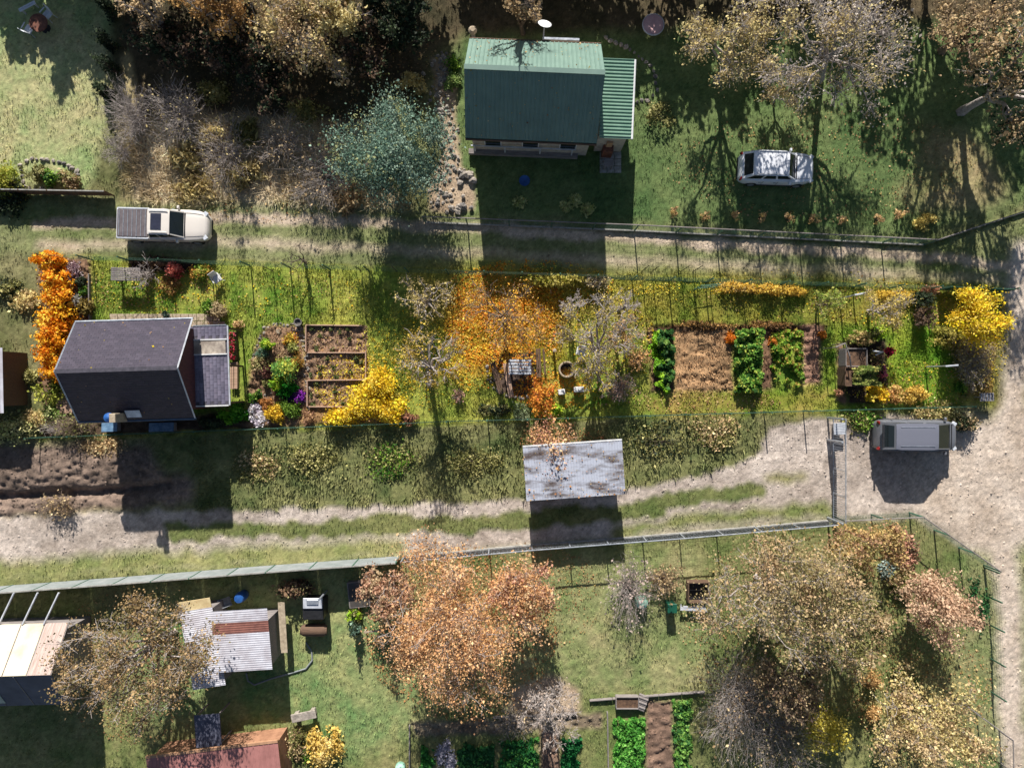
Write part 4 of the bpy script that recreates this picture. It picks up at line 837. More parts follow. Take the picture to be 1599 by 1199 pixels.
# pickup
h = 2.72
t, a_, z_ = car('white pickup truck with covered load bed on the upper grass lane', 257, 352, 5.4, 1.9, 1.05, 1.8, SV, R(-1.5), (-.75, 1.32, -.5, .72), belt=1.1, roofz=1.72, name='pickup_truck', cat='pickup truck', wr=.38, zb=.34, fr=[(-h, 1.0), (-h + .05, 1.1), (1.3, 1.1), (2.2, 1.04), (2.58, .92), (h, .7)])
MB().box((-1.72, 0, 1.15), (1.82, 1.6, .07), bev=.015).build('bed_cover', mat('brown_grey_tonneau', (112, 104, 106), (88, 80, 84), 3, .8, .2), t)
for k in range(7): MB().box((-2.5 + k * .26, 0, 1.195), (.03, 1.56, .025)).build('cover_rib', M['galv'], t)
MB().box((-2.62, 0, 1.13), (.08, 1.75, .1), bev=.02).build('tailgate_rail', WH, t)
for s_ in (-1, 1): MB().box((-1.7, s_ * .88, 1.135), (1.9, .1, .07), bev=.02).build('bed_rail', M['whitemetal'], t)
MB().box((-.02, 0, z_ + .075), (.62, .95, .03), bev=.01).build('solar_panel', mat('dark_panel', (58, 60, 76), (46, 48, 62), 3, .25, .05), t)
for s_ in (-1, 1): MB().tube([(-.45, s_ * .62, z_ + .09), (.65, s_ * .62, z_ + .09)], .025, 6).build('roof_rail', M['white'], t)
MB().tube([(.75, .6, 1.68), (.95, .85, 2.1)], .012, 4).build('aerial', M['trim'], t)
# ---------------------------------------------------------------- plot furniture
rng = np.random.RandomState(12)
def table(label, px, py, L, W, z, rz, m, slats=6, name='garden_table', cat='table', lm=None, gap=.02):
    t = thing(name, label, cat, at(px, py, z), rz); me = MB().box((0, 0, 0), (L, W / slats - gap, .04), bev=.005).mesh('slat', M[m])
    for i in range(slats): link('slat', me, t, (0, -W / 2 + (i + .5) * W / slats, z - .02))
    lg = MB().box((0, 0, (z - .04) / 2), (.07, .07, z - .04)).mesh('leg', M[lm or m])
    for sx in (-1, 1):
        for sy in (-1, 1): link('leg', lg, t, (sx * (L / 2 - .12), sy * (W / 2 - .08), 0))
    for sx in (-1, 1): MB().box((sx * (L / 2 - .12), 0, z - .07), (.06, W - .1, .06)).build('crosspiece', M[lm or m], t)
    return t
table('grey wooden garden table near the upper left corner of the plot', 196, 428, 1.75, .8, .95, R(-1), 'greytimber', 7)
table('long brown bench on the left rim of the fire corner', 776, 590, 2.0, .34, .45, R(-74), 'darktimber', 3, 'bench', 'bench')
table('second brown bench close to the left side of the white slatted table', 794, 594, 2.1, .34, .45, R(-80), 'timber', 3, 'bench', 'bench')
table('white slatted metal table in the fire corner under the orange tree', 812, 573, 1.35, .95, .74, R(0), 'whitemetal', 5, lm='galv', gap=.06)
t = table('brown double plank bench right of the white slatted table', 841, 567, 1.75, .3, .45, R(-88), 'darktimber', 2, 'bench', 'bench', gap=.015)
table('narrow brown plank beside the double plank bench', 850, 565, 1.6, .13, .3, R(-86), 'darktimber', 1, 'plank_bench', 'bench')
# stone rim
x_, y_, _ = P(805, 590); t = thing('stone_edging', 'curved rim of grey stones around the fire corner', 'stone edging', (x_, y_, 0))
stones(t, along(G2([(760, 572), (762, 592), (772, 606), (790, 617), (812, 622), (832, 616), (842, 604)]), .26, .04, rng), .28, rng)
stones(t, along(G2([(766, 590), (780, 612)]), .2, .09, rng), .22, rng)
# fire ring
t = thing('fire_ring', 'round concrete well ring filled with leaves right of the benches', 'well ring', at(885, 577, .3)); 
MB().lathe((0, 0, 0), [(.36, -.1), (.5, -.1), (.5, .5), (.48, .53), (.42, .53), (.4, .5), (.36, .1)], 28, caps=False).build('ring', M['slab'], t, smooth=False); MB().lathe((0, 0, .05), [(.01, 0), (.4, 0), (.4, .02)], 20).build('ash_bed', M['dark'], t)
c = rng.normal(size=(160, 3)) * [.17, .11, .01] + [0, -.14, .12]; V, F = leaf_quads(c, .075, rng, 2); link('leaf_fill', raw_mesh('leaf_fill', V, [F], M['leaf'], leaf_cols(160, BR + OR, rng)), t)
t = thing('garden_post', 'short round post left of the white chair in the orange leaves', 'post', at(866, 547, .9)); MB().lathe((0, 0, 0), [(.07, -.1), (.07, .85), (.11, .88), (.11, .93), (.04, .95)], 14).build('shaft', M['slab'], t)
for px, py, w_, d, z, rz, lb in ((877, 612, .42, .34, .42, 8, 'smaller white block seat below the fire ring'), (904, 608, .62, .34, .45, 3, 'larger white block seat below the fire ring')):
    t = thing('block_seat', lb, 'seat', at(px, py, z), R(rz)); MB().box((0, 0, z / 2), (w_, d, z), bev=.05).build('block', M['slab'], t); MB().box((0, 0, z + .02), (w_ - .02, d - .02, .045), bev=.02).build('seat', M['white'], t)
def chair(label, px, py, rz, m='white', k=1.0):
    t = thing('garden_chair', label, 'chair', at(px, py, .5), R(rz))
    MB().box((0, 0, .43), (.48, .46, .04), bev=.03).build('seat', M[m], t); o = MB().box((0, 0, .24), (.46, .04, .46), bev=.01).build('backrest', M[m], t, loc=(0, .23, .44)); o.rotation_euler = (R(-14), 0, 0)
    for sx in (-1, 1):
        MB().box((sx * .25, 0, .64), (.06, .44, .03), bev=.01).build('armrest', M[m], t)
        for sy in (-1, 1): MB().tube([(sx * .19, sy * .18, .42), (sx * .24, sy * .23, 0)], .022, 6).build('leg', M[m], t)
    return t
chair('white plastic garden chair on the grass in the upper left of the plot', 338, 435, 35)
chair('white garden chair beside the leafless trees and fire ring', 907, 549, -15)
# timber edged beds
def edging(name, label, segs, m='timber'):
    x, y, _ = P(*segs[0][0]); t = thing(name, label, 'bed edging', (x, y, 0))
    for a, b_ in segs:
        (ax, ay), (bx, by) = P(*a)[:2], P(*b_)[:2]; L = math.hypot(bx - ax, by - ay); rz = math.atan2(by - ay, bx - ax); n = max(1, round(L / 1.4))
        for i in range(n):
            f = (i + .5) / n; cx, cy = ax + (bx - ax) * f, ay + (by - ay) * f; MB().box((cx - x, cy - y, g0(cx, cy) + .08), (L / n - .015, .07, .28), rz, bev=.01).build('board', M[m], t)
    return t
edging('bed_edging', 'weathered boards framing the uppermost of three soil beds right of the rock garden', [((479, 508), (566, 509)), ((479, 508), (479, 550))])
edging('bed_edging', 'weathered board frame of the middle of three soil beds', [((481, 551), (571, 551)), ((572, 548), (572, 594))])
edging('bed_edging', 'weathered board frame of the lowest of three soil beds beside the yellow shrub', [((481, 594), (571, 593)), ((483, 635), (540, 635)), ((481, 594), (481, 635))])
edging('path_edging', 'pale board edging left of the lawn near the orange hedge', [((141, 428), (142, 500))], 'greytimber')
edging('log_edging', 'pale board edging on the left of the bottom vegetable rows', [((640, 1130), (640, 1230)), ((770, 1118), (900, 1112))], 'greytimber')
edging('path_edging', 'long pale board edging above the bottom vegetable beds', [((920, 1092), (1100, 1078)), ((948, 1110), (950, 1230))], 'greytimber')
# rock garden edging, stones
def stone_row(label, pts, step, size, jit=.05, name='stone_edging', dbl=0):
    x, y, _ = P(*pts[0]); t = thing(name, label, 'stone edging', (x, y, 0)); p = along(G2(pts), step, jit, rng); stones(t, p, size, rng)
    if dbl: stones(t, along(G2(pts), step * 1.2, dbl, rng), size * .8, rng)
    return t
stone_row('arc of small pale stones around the top of the rock garden', [(396, 560), (404, 535), (414, 514), (428, 508), (470, 506)], .2, .22)
stone_row('heap of grey stones between the rock garden and the soil beds', [(455, 508), (470, 515), (476, 545), (478, 560)], .13, .2, .12, dbl=.2)
stone_row('line of small tan stones running down between rock garden and beds', [(478, 560), (479, 600), (477, 640)], .17, .17, .1, dbl=.15)
stone_row('stones strewn over the rock garden among shrubs', [(410, 610), (425, 625), (440, 600), (436, 540), (425, 530)], .35, .22, .3)
stone_row('small stones in the narrow bed beside the orange hedge', [(118, 405), (128, 430), (136, 470), (138, 498)], .2, .2, .15)
stone_row('stone border of the rounded flower bed on the left lawn', [(34, 258), (50, 248), (75, 250), (100, 254), (122, 268), (120, 290)], .28, .34, .05)
stone_row('lower stone border of the rounded flower bed', [(34, 258), (36, 282), (55, 297), (90, 298)], .3, .28, .08)
stone_row('curved stone border right of the green annex', [(945, 60), (985, 78), (1010, 98), (1024, 120), (1026, 142), (1010, 156), (988, 163)], .3, .3, .04)
stone_row('rubble stone path running down the left side of the green house', [(688, 92), (690, 150), (698, 200), (706, 250), (700, 290), (690, 325)], .11, .3, .38, 'rubble_path', dbl=.55)
for px, py, s_, lb in ((728, 277, .9, 'big round boulder pile near the rubble path'), (722, 322, .8, 'lower boulder pile near the rubble path')):
    t = thing('boulder_pile', lb, 'boulders', at(px, py, .3)); stones(t, [(t.location.x + rng.normal() * .3, t.location.y + rng.normal() * .18) for _ in range(9)], s_ * .55, rng, .08)
# round pot by stones and white flat stone
t = thing('flower_pot', 'round grey pot on the stones above the soil beds', 'pot', at(465, 503, .4)); MB().lathe((0, 0, 0), [(.15, -.05), (.2, .35), (.24, .37), (.24, .42), (.19, .42), (.17, .3), (.02, .3)], 18, caps=False).build('pot', M['stonedark'], t)
t = thing('round_stone', 'pale round stepping stone in the rock garden', 'stone', at(435, 517, .1)); MB().lathe((0, 0, 0), [(.15, -.02), (.17, .08), (.15, .11), (.02, .12)], 14).build('disc', M['slab'], t)
# raised planters
def planter(label, px, py, L, W, z, m, soil=True):
    t = thing('raised_planter', label, 'planter', at(px, py, z)); n = 4
    for k in range(n):
        zz = z * (k + .5) / n; hgt = z / n - .015
        for sy in (-1, 1): MB().box((0, sy * W / 2, zz), (L, .05, hgt), bev=.006).build('board', M[m], t)
        for sx in (-1, 1): MB().box((sx * L / 2, 0, zz), (.05, W - .06, hgt), bev=.006).build('board', M[m], t)
    MB().box((0, 0, z / 2 - .05), (L - .06, W - .06, z - .12)).build('soil', mat('planter_soil', (120, 92, 70), (74, 56, 44), 5, .95, .8, dist=.05), t); return t
planter('raised timber planter filled with brown soil and leaves near the right end', 1338, 558, 1.25, 1.05, .95, 'greytimber')
planter('raised planter overgrown by a clipped green hedge rim', 1340, 588, 1.5, 1.1, 1.0, 'darktimber')
t = thing('trellis', 'pale grey bent wooden trellis arch beside the raised planter', 'trellis', at(1322, 545, 1.7), 0)
tr = MB(); q = [P(1306, 542, 1.6), P(1320, 536, 1.7), P(1327, 556, 1.6), P(1329, 572, 1.3)]
tr.tube([(a - t.location.x, b_ - t.location.y, c_) for a, b_, c_ in q], .045, 6); tr.build('arch', M['greytimber'], t)
for a, b_, c_ in (q[0], q[1], q[3]): MB().tube([(a - t.location.x, b_ - t.location.y, c_), (a - t.location.x, b_ - t.location.y, 0)], .03, 5).build('post', M['greytimber'], t)
# clothes post T and other posts with brackets
for px, py, rz, lb in ((1486, 571, 5, 'white T-shaped clothes post near the tangled grey bush'), (1344, 459, 10, 'grey T-shaped post near the upper fence right of the bare soil bed')):
    t = thing('clothes_post', lb, 'post', at(px, py, 2.1), R(rz)); MB().tube([(-.25, 0, 0), (-.25, 0, 2.1)], .04, 8).build('pole', M['galv'], t); MB().box((0, 0, 2.12), (.75, .09, .07), bev=.01).build('crossbar', M['whitemetal'], t)
t = thing('trellis', 'dark green metal bar frame at the upper fence by the golden shrubs', 'trellis', at(1110, 446, 1.9), 0)
for x in (-.5, .5): MB().tube([(x, 0, 0), (x, 0, 1.9)], .03, 6).build('post', M['greenmetal'], t)
for zz in (.6, 1.25, 1.9): MB().tube([(-.6, 0, zz), (.6, .1, zz)], .03, 6).build('bar', M['greenmetal'], t)
for i, px in enumerate((427, 465, 514, 565, 620, 1002, 1018, 1063, 1082)):
    t = thing('thin_stake', 'thin dark stake standing along the upper plot edge', 'stake', at(px, 424, 0), 0, 'stakes along the upper plot edge'); MB().tube([(0, 0, 0), (.02, 0, 1.9 + .15 * (i % 3))], .025, 5).build('shaft', M['barkdark'], t)
# plant stand with dark red flowers, pink ones
t = thing('flower_stand', 'white bracket stand holding a dark red flower bowl beside the planters', 'plant stand', at(1384, 549, 1.2)); MB().tube([(0, 0, 0), (0, 0, 1.15)], .03, 6).build('pole', M['whitemetal'], t); MB().tube([(-.75, .05, 1.1), (-.3, -.02, 1.15), (.1, 0, 1.12)], .04, 6).build('arm', M['whitemetal'], t); MB().tube([(-.55, -.2, 1.0), (-.1, 0, 1.12)], .03, 6).build('arm', M['whitemetal'], t)
MB().lathe((.18, 0, 1.0), [(.1, 0), (.24, .12), (.26, .2), (.2, .2), (.05, .14)], 16).build('bowl', M['dark'], t)
c = rng.normal(size=(240, 3)) * [.15, .15, .05] + [.18, 0, 1.27]; V, F = leaf_quads(c, .07, rng); link('flowers', raw_mesh('flowers', V, [F], M['leaf'], leaf_cols(240, [(180, 30, 50), (120, 16, 34), (214, 60, 80), (60, 20, 30)], rng)), t)
# planter with red flowers beside the annex
t = thing('flower_box', 'long dark flower box with pink and red blooms beside the annex', 'flower box', at(362, 540, .5)); MB().box((0, 0, .22), (.34, 1.7, .44), bev=.02).build('trough', M['darktimber'], t)
c = rng.uniform(-1, 1, size=(420, 3)) * [.17, .8, .06] + [0, 0, .52]; V, F = leaf_quads(c, .07, rng); link('flowers', raw_mesh('flowers', V, [F], M['leaf'], leaf_cols(420, [(214, 50, 70), (230, 100, 120), (60, 96, 30), (50, 80, 30), (160, 20, 40)], rng)), t)
# sign plate at the right corner
t = thing('notice_board', 'small grey slatted panel lying at the lower right corner of the plot', 'panel', at(1541, 620, .6), R(2)); MB().box((0, 0, .62), (.85, .5, .04), bev=.01).build('panel', M['greytimber'], t)
for k in range(5): MB().box((-.34 + k * .17, 0, .65), (.04, .46, .03)).build('slat', M['galv'], t)
for sx in (-1, 1): MB().box((sx * .36, 0, .3), (.05, .05, .6)).build('leg', M['galv'], t)
# ---------------------------------------------------------------- bottom gardens furniture
t = thing('garden_grill', 'black grill with a bright steel top under the screening fence', 'grill', at(488, 950, 1.1), R(0))
MB().box((0, -.1, .5), (1.25, 1.2, 1.0), bev=.03).build('cabinet', M['dark'], t); MB().box((0, .3, 1.06), (1.15, .62, .06), bev=.02).build('steel_top', M['whitemetal'], t); MB().box((0, .38, 1.12), (.7, .3, .05), bev=.02).build('grate', M['galv'], t); MB().tube([(.55, .72, 0), (.55, .72, 1.7)], .06, 8).build('flue', M['galv'], t)
t = thing('wicker_bin', 'round brown covered log basket below the black grill', 'basket', at(490, 986, .6)); MB().tube([(-.75, .05, .45), (-.6, .05, .48), (.6, .05, .48), (.75, .05, .45)], [.28, .36, .36, .28], 16).build('cover', M['darktimber'], t, smooth=True); MB().box((0, .05, .12), (1.1, .5, .24)).build('stand', M['dark'], t)
tag(MB().tube([(x, y, g0(x, y) + .05) for x, y, _ in [P(*p) for p in ((385, 1050), (388, 1062), (398, 1068), (425, 1058), (455, 1050), (478, 1043), (488, 1030), (487, 1016), (478, 1002))]], .05, 8).build('garden_hose', M['screen']), 'pale green hose curling over the lawn to the log basket', 'hose')
t = thing('dark_tub', 'flat grey water tub partly under the brown shrub by the fence', 'tub', at(560, 928, .4), R(6)); MB().box((0, 0, .2), (1.3, 1.6, .4), bev=.03).build('tub_wall', M['greytimber'], t); MB().box((0, 0, .405), (1.15, 1.42, .02)).build('water', mat('murky_water', (84, 80, 76), (66, 62, 58), 2, .3, .05), t)
t = thing('water_barrel', 'blue plastic barrel behind the banded corrugated shed', 'barrel', at(373, 934, .9)); MB().lathe((0, 0, 0), [(.27, 0), (.31, .2), (.32, .45), (.31, .7), (.27, .9), (.24, .92)], 20).build('barrel', M['blue'], t, smooth=True); MB().lathe((0, 0, .9), [(.25, 0), (.26, .04), (.05, .07)], 18).build('lid', M['blue'], t)
t = thing('wheelbarrow', 'grey wheelbarrow standing left of the blue barrel', 'wheelbarrow', at(352, 940, .5), R(20)); MB().add([(-.4, -.28, .6), (.4, -.28, .6), (.4, .28, .6), (-.4, .28, .6), (-.2, -.16, .32), (.25, -.16, .32), (.25, .16, .32), (-.2, .16, .32)], [(4, 5, 6, 7), (0, 1, 5, 4), (1, 2, 6, 5), (2, 3, 7, 6), (3, 0, 4, 7)]).build('tray', M['galv'], t)
wheel(t, .55, 0, .18, .08)
for s_ in (-1, 1): MB().tube([(.5, s_ * .08, .2), (-.3, s_ * .24, .36), (-.8, s_ * .28, .6)], .02, 6).build('handle', M['darktimber'], t)
t = thing('tree_stake_bench', 'plank rail leading from the small conifer to a dark bucket', 'rail', at(585, 985, .5), R(6)); MB().box((0, 0, .5), (1.3, .1, .06)).build('plank', M['slab'], t)
for s_ in (-1, 1): MB().box((s_ * .6, 0, .25), (.06, .06, .5)).build('leg', M['slab'], t)
t = thing('bucket', 'dark bucket under the left side of the orange tree', 'bucket', at(612, 983, .4)); MB().lathe((0, 0, 0), [(.14, 0), (.2, .38), (.22, .4), (.2, .4), (.18, .3), (.02, .3)], 16, caps=False).build('bucket', M['dark'], t)
t = thing('water_tank', 'mint green round water drum under the plum shrub', 'water drum', at(1003, 942, .7)); MB().lathe((0, 0, 0), [(.35, 0), (.36, .5), (.34, .62), (.2, .7), (.1, .72)], 22).build('drum', M['mint'], t); MB().lathe((-.1, .1, .68), [(.1, 0), (.11, .06), (.02, .08)], 12).build('lid', M['white'], t)
for zz in (.2, .42): MB().lathe((0, 0, zz), [(.36, 0), (.385, .02), (.36, .05)], 22, caps=False).build('hoop', M['mint'], t)
t = thing('green_bin', 'dark green compost bin left of the pale bench in the lower garden', 'bin', at(1050, 950, .9)); MB().box((0, 0, .42), (.5, .5, .85), bev=.04).build('bin', M['greenplastic'], t); MB().box((0, 0, .88), (.56, .56, .06), bev=.02).build('lid', M['greenplastic'], t)
table('pale narrow bench right of the green compost bin', 1085, 950, 1.75, .3, .45, R(-2), 'whitemetal', 2, 'bench', 'bench')
t = thing('compost_pit', 'dark open timber compost box above the pale bench', 'compost box', at(1092, 925, .6)); 
for s_ in (-1, 1): 
    for k in range(3): MB().box((0, s_ * .6, .12 + k * .22), (1.3, .05, .18)).build('board', M['darktimber'], t); MB().box((s_ * .65, 0, .12 + k * .22), (.05, 1.15, .18)).build('board', M['darktimber'], t)
MB().box((0, 0, .08), (1.2, 1.1, .1)).build('compost', M['dark'], t)
t = thing('log_pile', 'row of grey logs beside the dark raised bed above the bottom vegetables', 'log pile', at(1002, 1100, .3), R(70))
for k in range(7): MB().tube([(-.35 + k * .14, -.3, .14 + .05 * (k % 2)), (-.35 + k * .14, .3, .14 + .05 * (k % 2))], .08, 8).build('log', M['greytimber'], t)
planter('low dark raised bed with a pale rim above the bottom vegetable rows', 980, 1098, 1.35, .7, .4, 'greytimber')
t = thing('stone_table', 'grey stone slab table at the edge of the mown lawn', 'table', at(474, 1118, .6), R(12)); MB().box((0, 0, .6), (1.5, .5, .08), bev=.02).build('tabletop', M['stone'], t)
for s_ in (-1, 1): MB().box((s_ * .5, 0, .28), (.25, .35, .56)).build('pedestal', M['stone'], t)
tag(MB().lathe((*at(626, 1195)[:2], 0), [(.02, .9), (.3, .4), (.32, .1), (.2, .0)], 18, caps=False).build('parasol', M['mint'], smooth=True), 'closed mint green cover at the bottom edge left of the vegetable rows', 'cover')
# top area furniture
t = thing('round_table', 'round pinkish garden table in the shaded woods at the top', 'table', at(1020, 39, .75)); MB().lathe((0, 0, .72), [(.02, 0), (.6, 0), (.62, .02), (.6, .05), (.02, .05)], 32).build('tabletop', mat('pinkish_cover', (214, 176, 176), (190, 150, 150), 2, .6, .1), t); MB().lathe((0, 0, .7), [(.62, 0), (.66, .02), (.66, .08), (.62, .1)], 32, caps=False).build('rim', M['whitemetal'], t); MB().lathe((0, 0, 0), [(.3, 0), (.06, .05), (.06, .7)], 14).build('pedestal', M['dark'], t)
t = thing('picnic_table', 'round dark garden table in the shaded top left corner', 'table', at(60, 36, .7)); MB().lathe((0, 0, .66), [(.02, 0), (.55, 0), (.55, .05), (.02, .05)], 24).build('tabletop', M['rust'], t); MB().lathe((0, 0, 0), [(.3, 0), (.06, .05), (.06, .66)], 12).build('pedestal', M['dark'], t)
chair('pale garden chair below left of the round dark table, top left corner', 44, 45, 150, 'whitemetal'); chair('pale garden chair above right of the round dark table, top left corner', 73, 22, -40, 'whitemetal')
table('pale narrow bench at the very top left corner', 42, 10, 1.1, .25, .45, R(28), 'whitemetal', 2, 'bench', 'bench')
t = thing('paddling_tub', 'small blue-grey bowl in the shade in front of the green roofed house', 'bowl', at(819, 282, .2)); MB().lathe((0, 0, 0), [(.2, 0), (.3, .18), (.33, .2), (.27, .18), (.02, .08)], 20, caps=False).build('bowl', M['blue'], t)
# ---------------------------------------------------------------- vegetation
GY = [(250, 206, 40), (255, 224, 60), (226, 180, 40), (240, 214, 90), (200, 170, 50)]
ORG = [(250, 164, 30), (255, 186, 44), (236, 140, 24), (250, 200, 70)]
GR1 = [(96, 140, 40), (60, 104, 30), (130, 160, 60), (46, 84, 28)]
LIME = [(170, 200, 50), (140, 180, 40), (200, 214, 70), (90, 140, 40)]
OLV = [(150, 146, 90), (120, 118, 66), (176, 168, 112), (96, 96, 50)]
TAN = [(204, 176, 134), (178, 150, 110), (218, 194, 150), (156, 132, 98)]
PALEY = [(206, 184, 126), (184, 166, 110), (220, 204, 144), (160, 140, 100)]
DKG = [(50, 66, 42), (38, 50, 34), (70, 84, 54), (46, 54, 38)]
BRD = [(124, 100, 80), (94, 76, 62), (150, 120, 92), (74, 60, 52)]  # also darkened for the woods trees, to imitate their deep shade
SAGE = [(116, 146, 126), (92, 118, 102), (148, 172, 152), (72, 96, 82)]
DORG = [(230, 182, 130), (216, 162, 112), (236, 196, 148), (196, 150, 112), (222, 172, 118), (150, 120, 94)]
DRED = [(214, 158, 134), (200, 142, 120), (224, 176, 148), (176, 130, 108)]
WHT = [(236, 228, 236), (214, 200, 214), (246, 240, 244), (150, 140, 130)]
DYEL = [(214, 196, 134), (198, 178, 116), (184, 166, 108), (224, 210, 154)]
# --- plot: left orange hedge row (one hedge thing per bush)
for i, (px, py, r, ry) in enumerate(((74, 408, .75, .6), (84, 436, .8, .8), (86, 466, .95, .9), (84, 498, 1.15, .9), (80, 526, 1.15, .9), (78, 553, .95, .8), (86, 578, .8, .8))):
    pos = ['topmost', 'second from the top', 'third from the top', 'middle, widest', 'fifth from the top', 'sixth from the top', 'lowest'][i]
    shrub('bright orange hedge bush, %s of the row at the left edge' % pos, px, py, r, 1.9, ORG, 1900, .1, 'orange_bush', 'bush', ry=ry, group='orange hedge bushes', clumps=26, fuzz=.17)
S_ = shrub
S_('yellow-green leafy shrub below the orange hedge', 76, 612, .8, 1.3, [(150, 156, 60), (110, 130, 40), (180, 180, 80)], 1400, ry=.9)
S_('small pale green shrub at the lower left corner of the plot', 78, 648, .7, .9, [(140, 160, 90), (110, 136, 60), (176, 180, 120)], 900)
bare_shrub('tangled leafless tan shrub left of the chimney at the lower edge', 112, 664, 1.5, 1.5, 'twigbrown', 110, ry=.5, pal=OLV, nleaf=500)
bare_shrub('leafless grey shrub in the bottom left corner of the plot', 84, 668, .9, 1.1, 'twig', 60, ry=.6)
S_('purple-grey heather clump at the top of the narrow rockery', 106, 424, .8, .5, [(170, 140, 150), (140, 110, 116), (190, 170, 170)], 1100, .06, ry=.8)
S_('dark green dwarf shrub in the narrow rockery', 122, 440, .35, .6, DKG, 500, .06)
S_('silver-white cushion plant in the narrow rockery', 118, 470, .45, .5, [(186, 184, 176), (160, 160, 150)], 800, .05)
S_('bronze ornamental grass tuft near the patio corner of the rockery', 134, 478, .5, .6, [(130, 110, 50), (96, 84, 40), (160, 140, 80)], 700, .05, elong=5)
S_('small green plant at the end of the narrow rockery', 130, 455, .3, .4, GR1, 350, .06)
bare_shrub('pale leafless shrub over the right end of the grey table', 222, 425, 1.25, 2.0, 'twig', 26, ry=.9, name='leafless_shrub', th=.016)
S_('coral red shrub in the dark bed beside the grey table', 270, 423, .55, .9, [(240, 130, 112), (246, 150, 128), (216, 96, 84)], 900, .07)
S_('low dark brown ground shrub behind the coral shrub', 245, 408, 1.6, .5, BRD, 1300, ry=.3)
S_('tan leafy bush below the coral shrub', 262, 448, .7, .5, [(190, 150, 90), (160, 120, 70), (140, 140, 60)], 700)
S_('green bush left of the white plastic chair', 312, 425, .6, .6, [(120, 150, 50), (160, 150, 60), (200, 150, 70)], 700, ry=.5)
S_('fresh green clump left of the tan grass by the patio', 325, 479, .45, .6, GR1, 700, .07)
S_('tan dry ornamental grass clump by the patio', 341, 484, .5, .7, [(190, 170, 130), (160, 140, 104)], 700, .05, elong=5)
S_('tiny dark pot shrub on the patio edge', 258, 492, .24, .4, [(60, 80, 70), (40, 60, 54)], 260, .05)
S_('round sandy cushion plant right of the annex corner', 372, 506, .32, .4, [(214, 180, 130), (190, 150, 100)], 420, .05)
S_('lime green fern like plant under the annex gutter', 351, 652, .55, .6, [(130, 190, 50), (90, 150, 30)], 700, .09, ry=.4)
S_('bright green bush below the annex corner', 373, 645, .6, .9, [(80, 150, 30), (50, 110, 24), (110, 170, 50)], 900, .09, ry=.7)
S_('dark green shrub in the shade below the annex', 330, 660, .9, .7, DKG, 900, ry=.4)
# rock garden shrubs
for a in (('small conifer with a lime tip at the left of the rock garden', 416, 536, .38, 1.3, LIME + GR1, 900, .06), ('grey-green dwarf bush below the lime tipped conifer', 408, 552, .38, .6, [(120, 150, 120), (90, 120, 96)], 500, .06),
          ('yellow and orange flowering plants at the top of the rock garden', 453, 528, .45, .4, [(222, 190, 70), (214, 140, 50), (170, 150, 60)], 500, .07), ('pale green flowering plants above the big lime bush', 456, 541, .45, .4, [(200, 200, 120), (160, 160, 80)], 500, .07),
          ('olive brown mound at the left edge of the rock garden', 406, 568, .55, .7, OLV + TAN, 1000, .06), ('dark maroon round shrub left of the big lime bush', 418, 582, .42, .8, [(84, 50, 46), (60, 38, 38), (110, 70, 60)], 900, .06),
          ('brown low shrub above the big lime bush', 440, 558, .5, .6, BRD + TAN, 700, .06), ('golden brown shrub right of the big lime bush', 462, 563, .5, .7, [(160, 120, 50), (130, 100, 40)], 800, .06),
          ('big round lime green bush in the middle of the rock garden', 444, 577, .78, 1.6, [(180, 190, 80), (120, 170, 80), (90, 150, 80), (200, 190, 80)], 2600, .07), ('yellow-green shrub lower left of the big lime bush', 432, 597, .48, .8, LIME, 900, .07),
          ('deep green glossy bush below the big lime bush', 444, 604, .6, .9, [(30, 120, 20), (20, 90, 16), (50, 150, 30)], 1400, .07), ('small olive bush left of the deep green bush', 417, 600, .3, .5, OLV, 450, .06),
          ('small green clump at the left rim of the rock garden', 404, 616, .3, .4, GR1, 400, .06), ('vivid purple aster clump beside the small stones', 467, 620, .4, .5, [(130, 40, 160), (160, 60, 180), (90, 30, 120)], 700, .05),
          ('dark purple aster patch under the deep green bush', 452, 618, .5, .35, [(80, 30, 110), (60, 24, 90)], 600, .05), ('fine textured green bush near the lower edge of the rock garden', 452, 637, .68, .8, [(120, 150, 50), (90, 120, 40), (70, 100, 30)], 1700, .06),
          ('golden yellow shrub at the bottom of the rock garden', 430, 645, .6, .8, [(220, 180, 50), (200, 160, 40), (236, 200, 70)], 1500, .07), ('orange brown shrub above the white blossom bushes', 414, 630, .4, .5, [(190, 130, 70), (160, 110, 60)], 600, .06),
          ('white flowering cushion, upper one at the rock garden corner', 398, 640, .42, .6, WHT, 900, .06), ('white flowering cushion, lower one at the rock garden corner', 402, 654, .48, .6, WHT, 1000, .06),
          ('green shrub at the far left of the rock garden bottom', 393, 622, .35, .5, GR1, 500, .06), ('tan dry clump below the lowest soil bed', 482, 652, .5, .5, [(190, 150, 110), (150, 110, 90)], 800, .05)):
    lb, px, py, r, h_, pal, n, lf = a; S_(lb, px, py, r, h_, pal, n, lf, 'rockery_shrub', group='rock garden plants')
# seedlings in soil beds
for i, (px, py) in enumerate([(503, 513), (517, 515), (531, 518), (542, 516), (545, 530), (519, 545), (495, 545), (486, 516), (521, 574), (487, 586), (500, 585), (524, 588), (556, 561), (547, 582), (494, 600), (520, 603), (523, 612), (486, 618), (488, 631), (535, 630), (563, 566), (498, 524), (510, 560), (500, 572)]):
    S_('small dark green seedling tuft in the %s of the three soil beds' % ('uppermost' if py < 551 else 'middle' if py < 593 else 'lowest'), px, py, .17, .25, [(100, 110, 60), (70, 84, 44), (130, 130, 80)], 60, .07, 'seedling', 'seedling', clumps=5, group='seedlings in the %s soil bed' % ('upper' if py < 551 else 'middle' if py < 593 else 'lowest'))
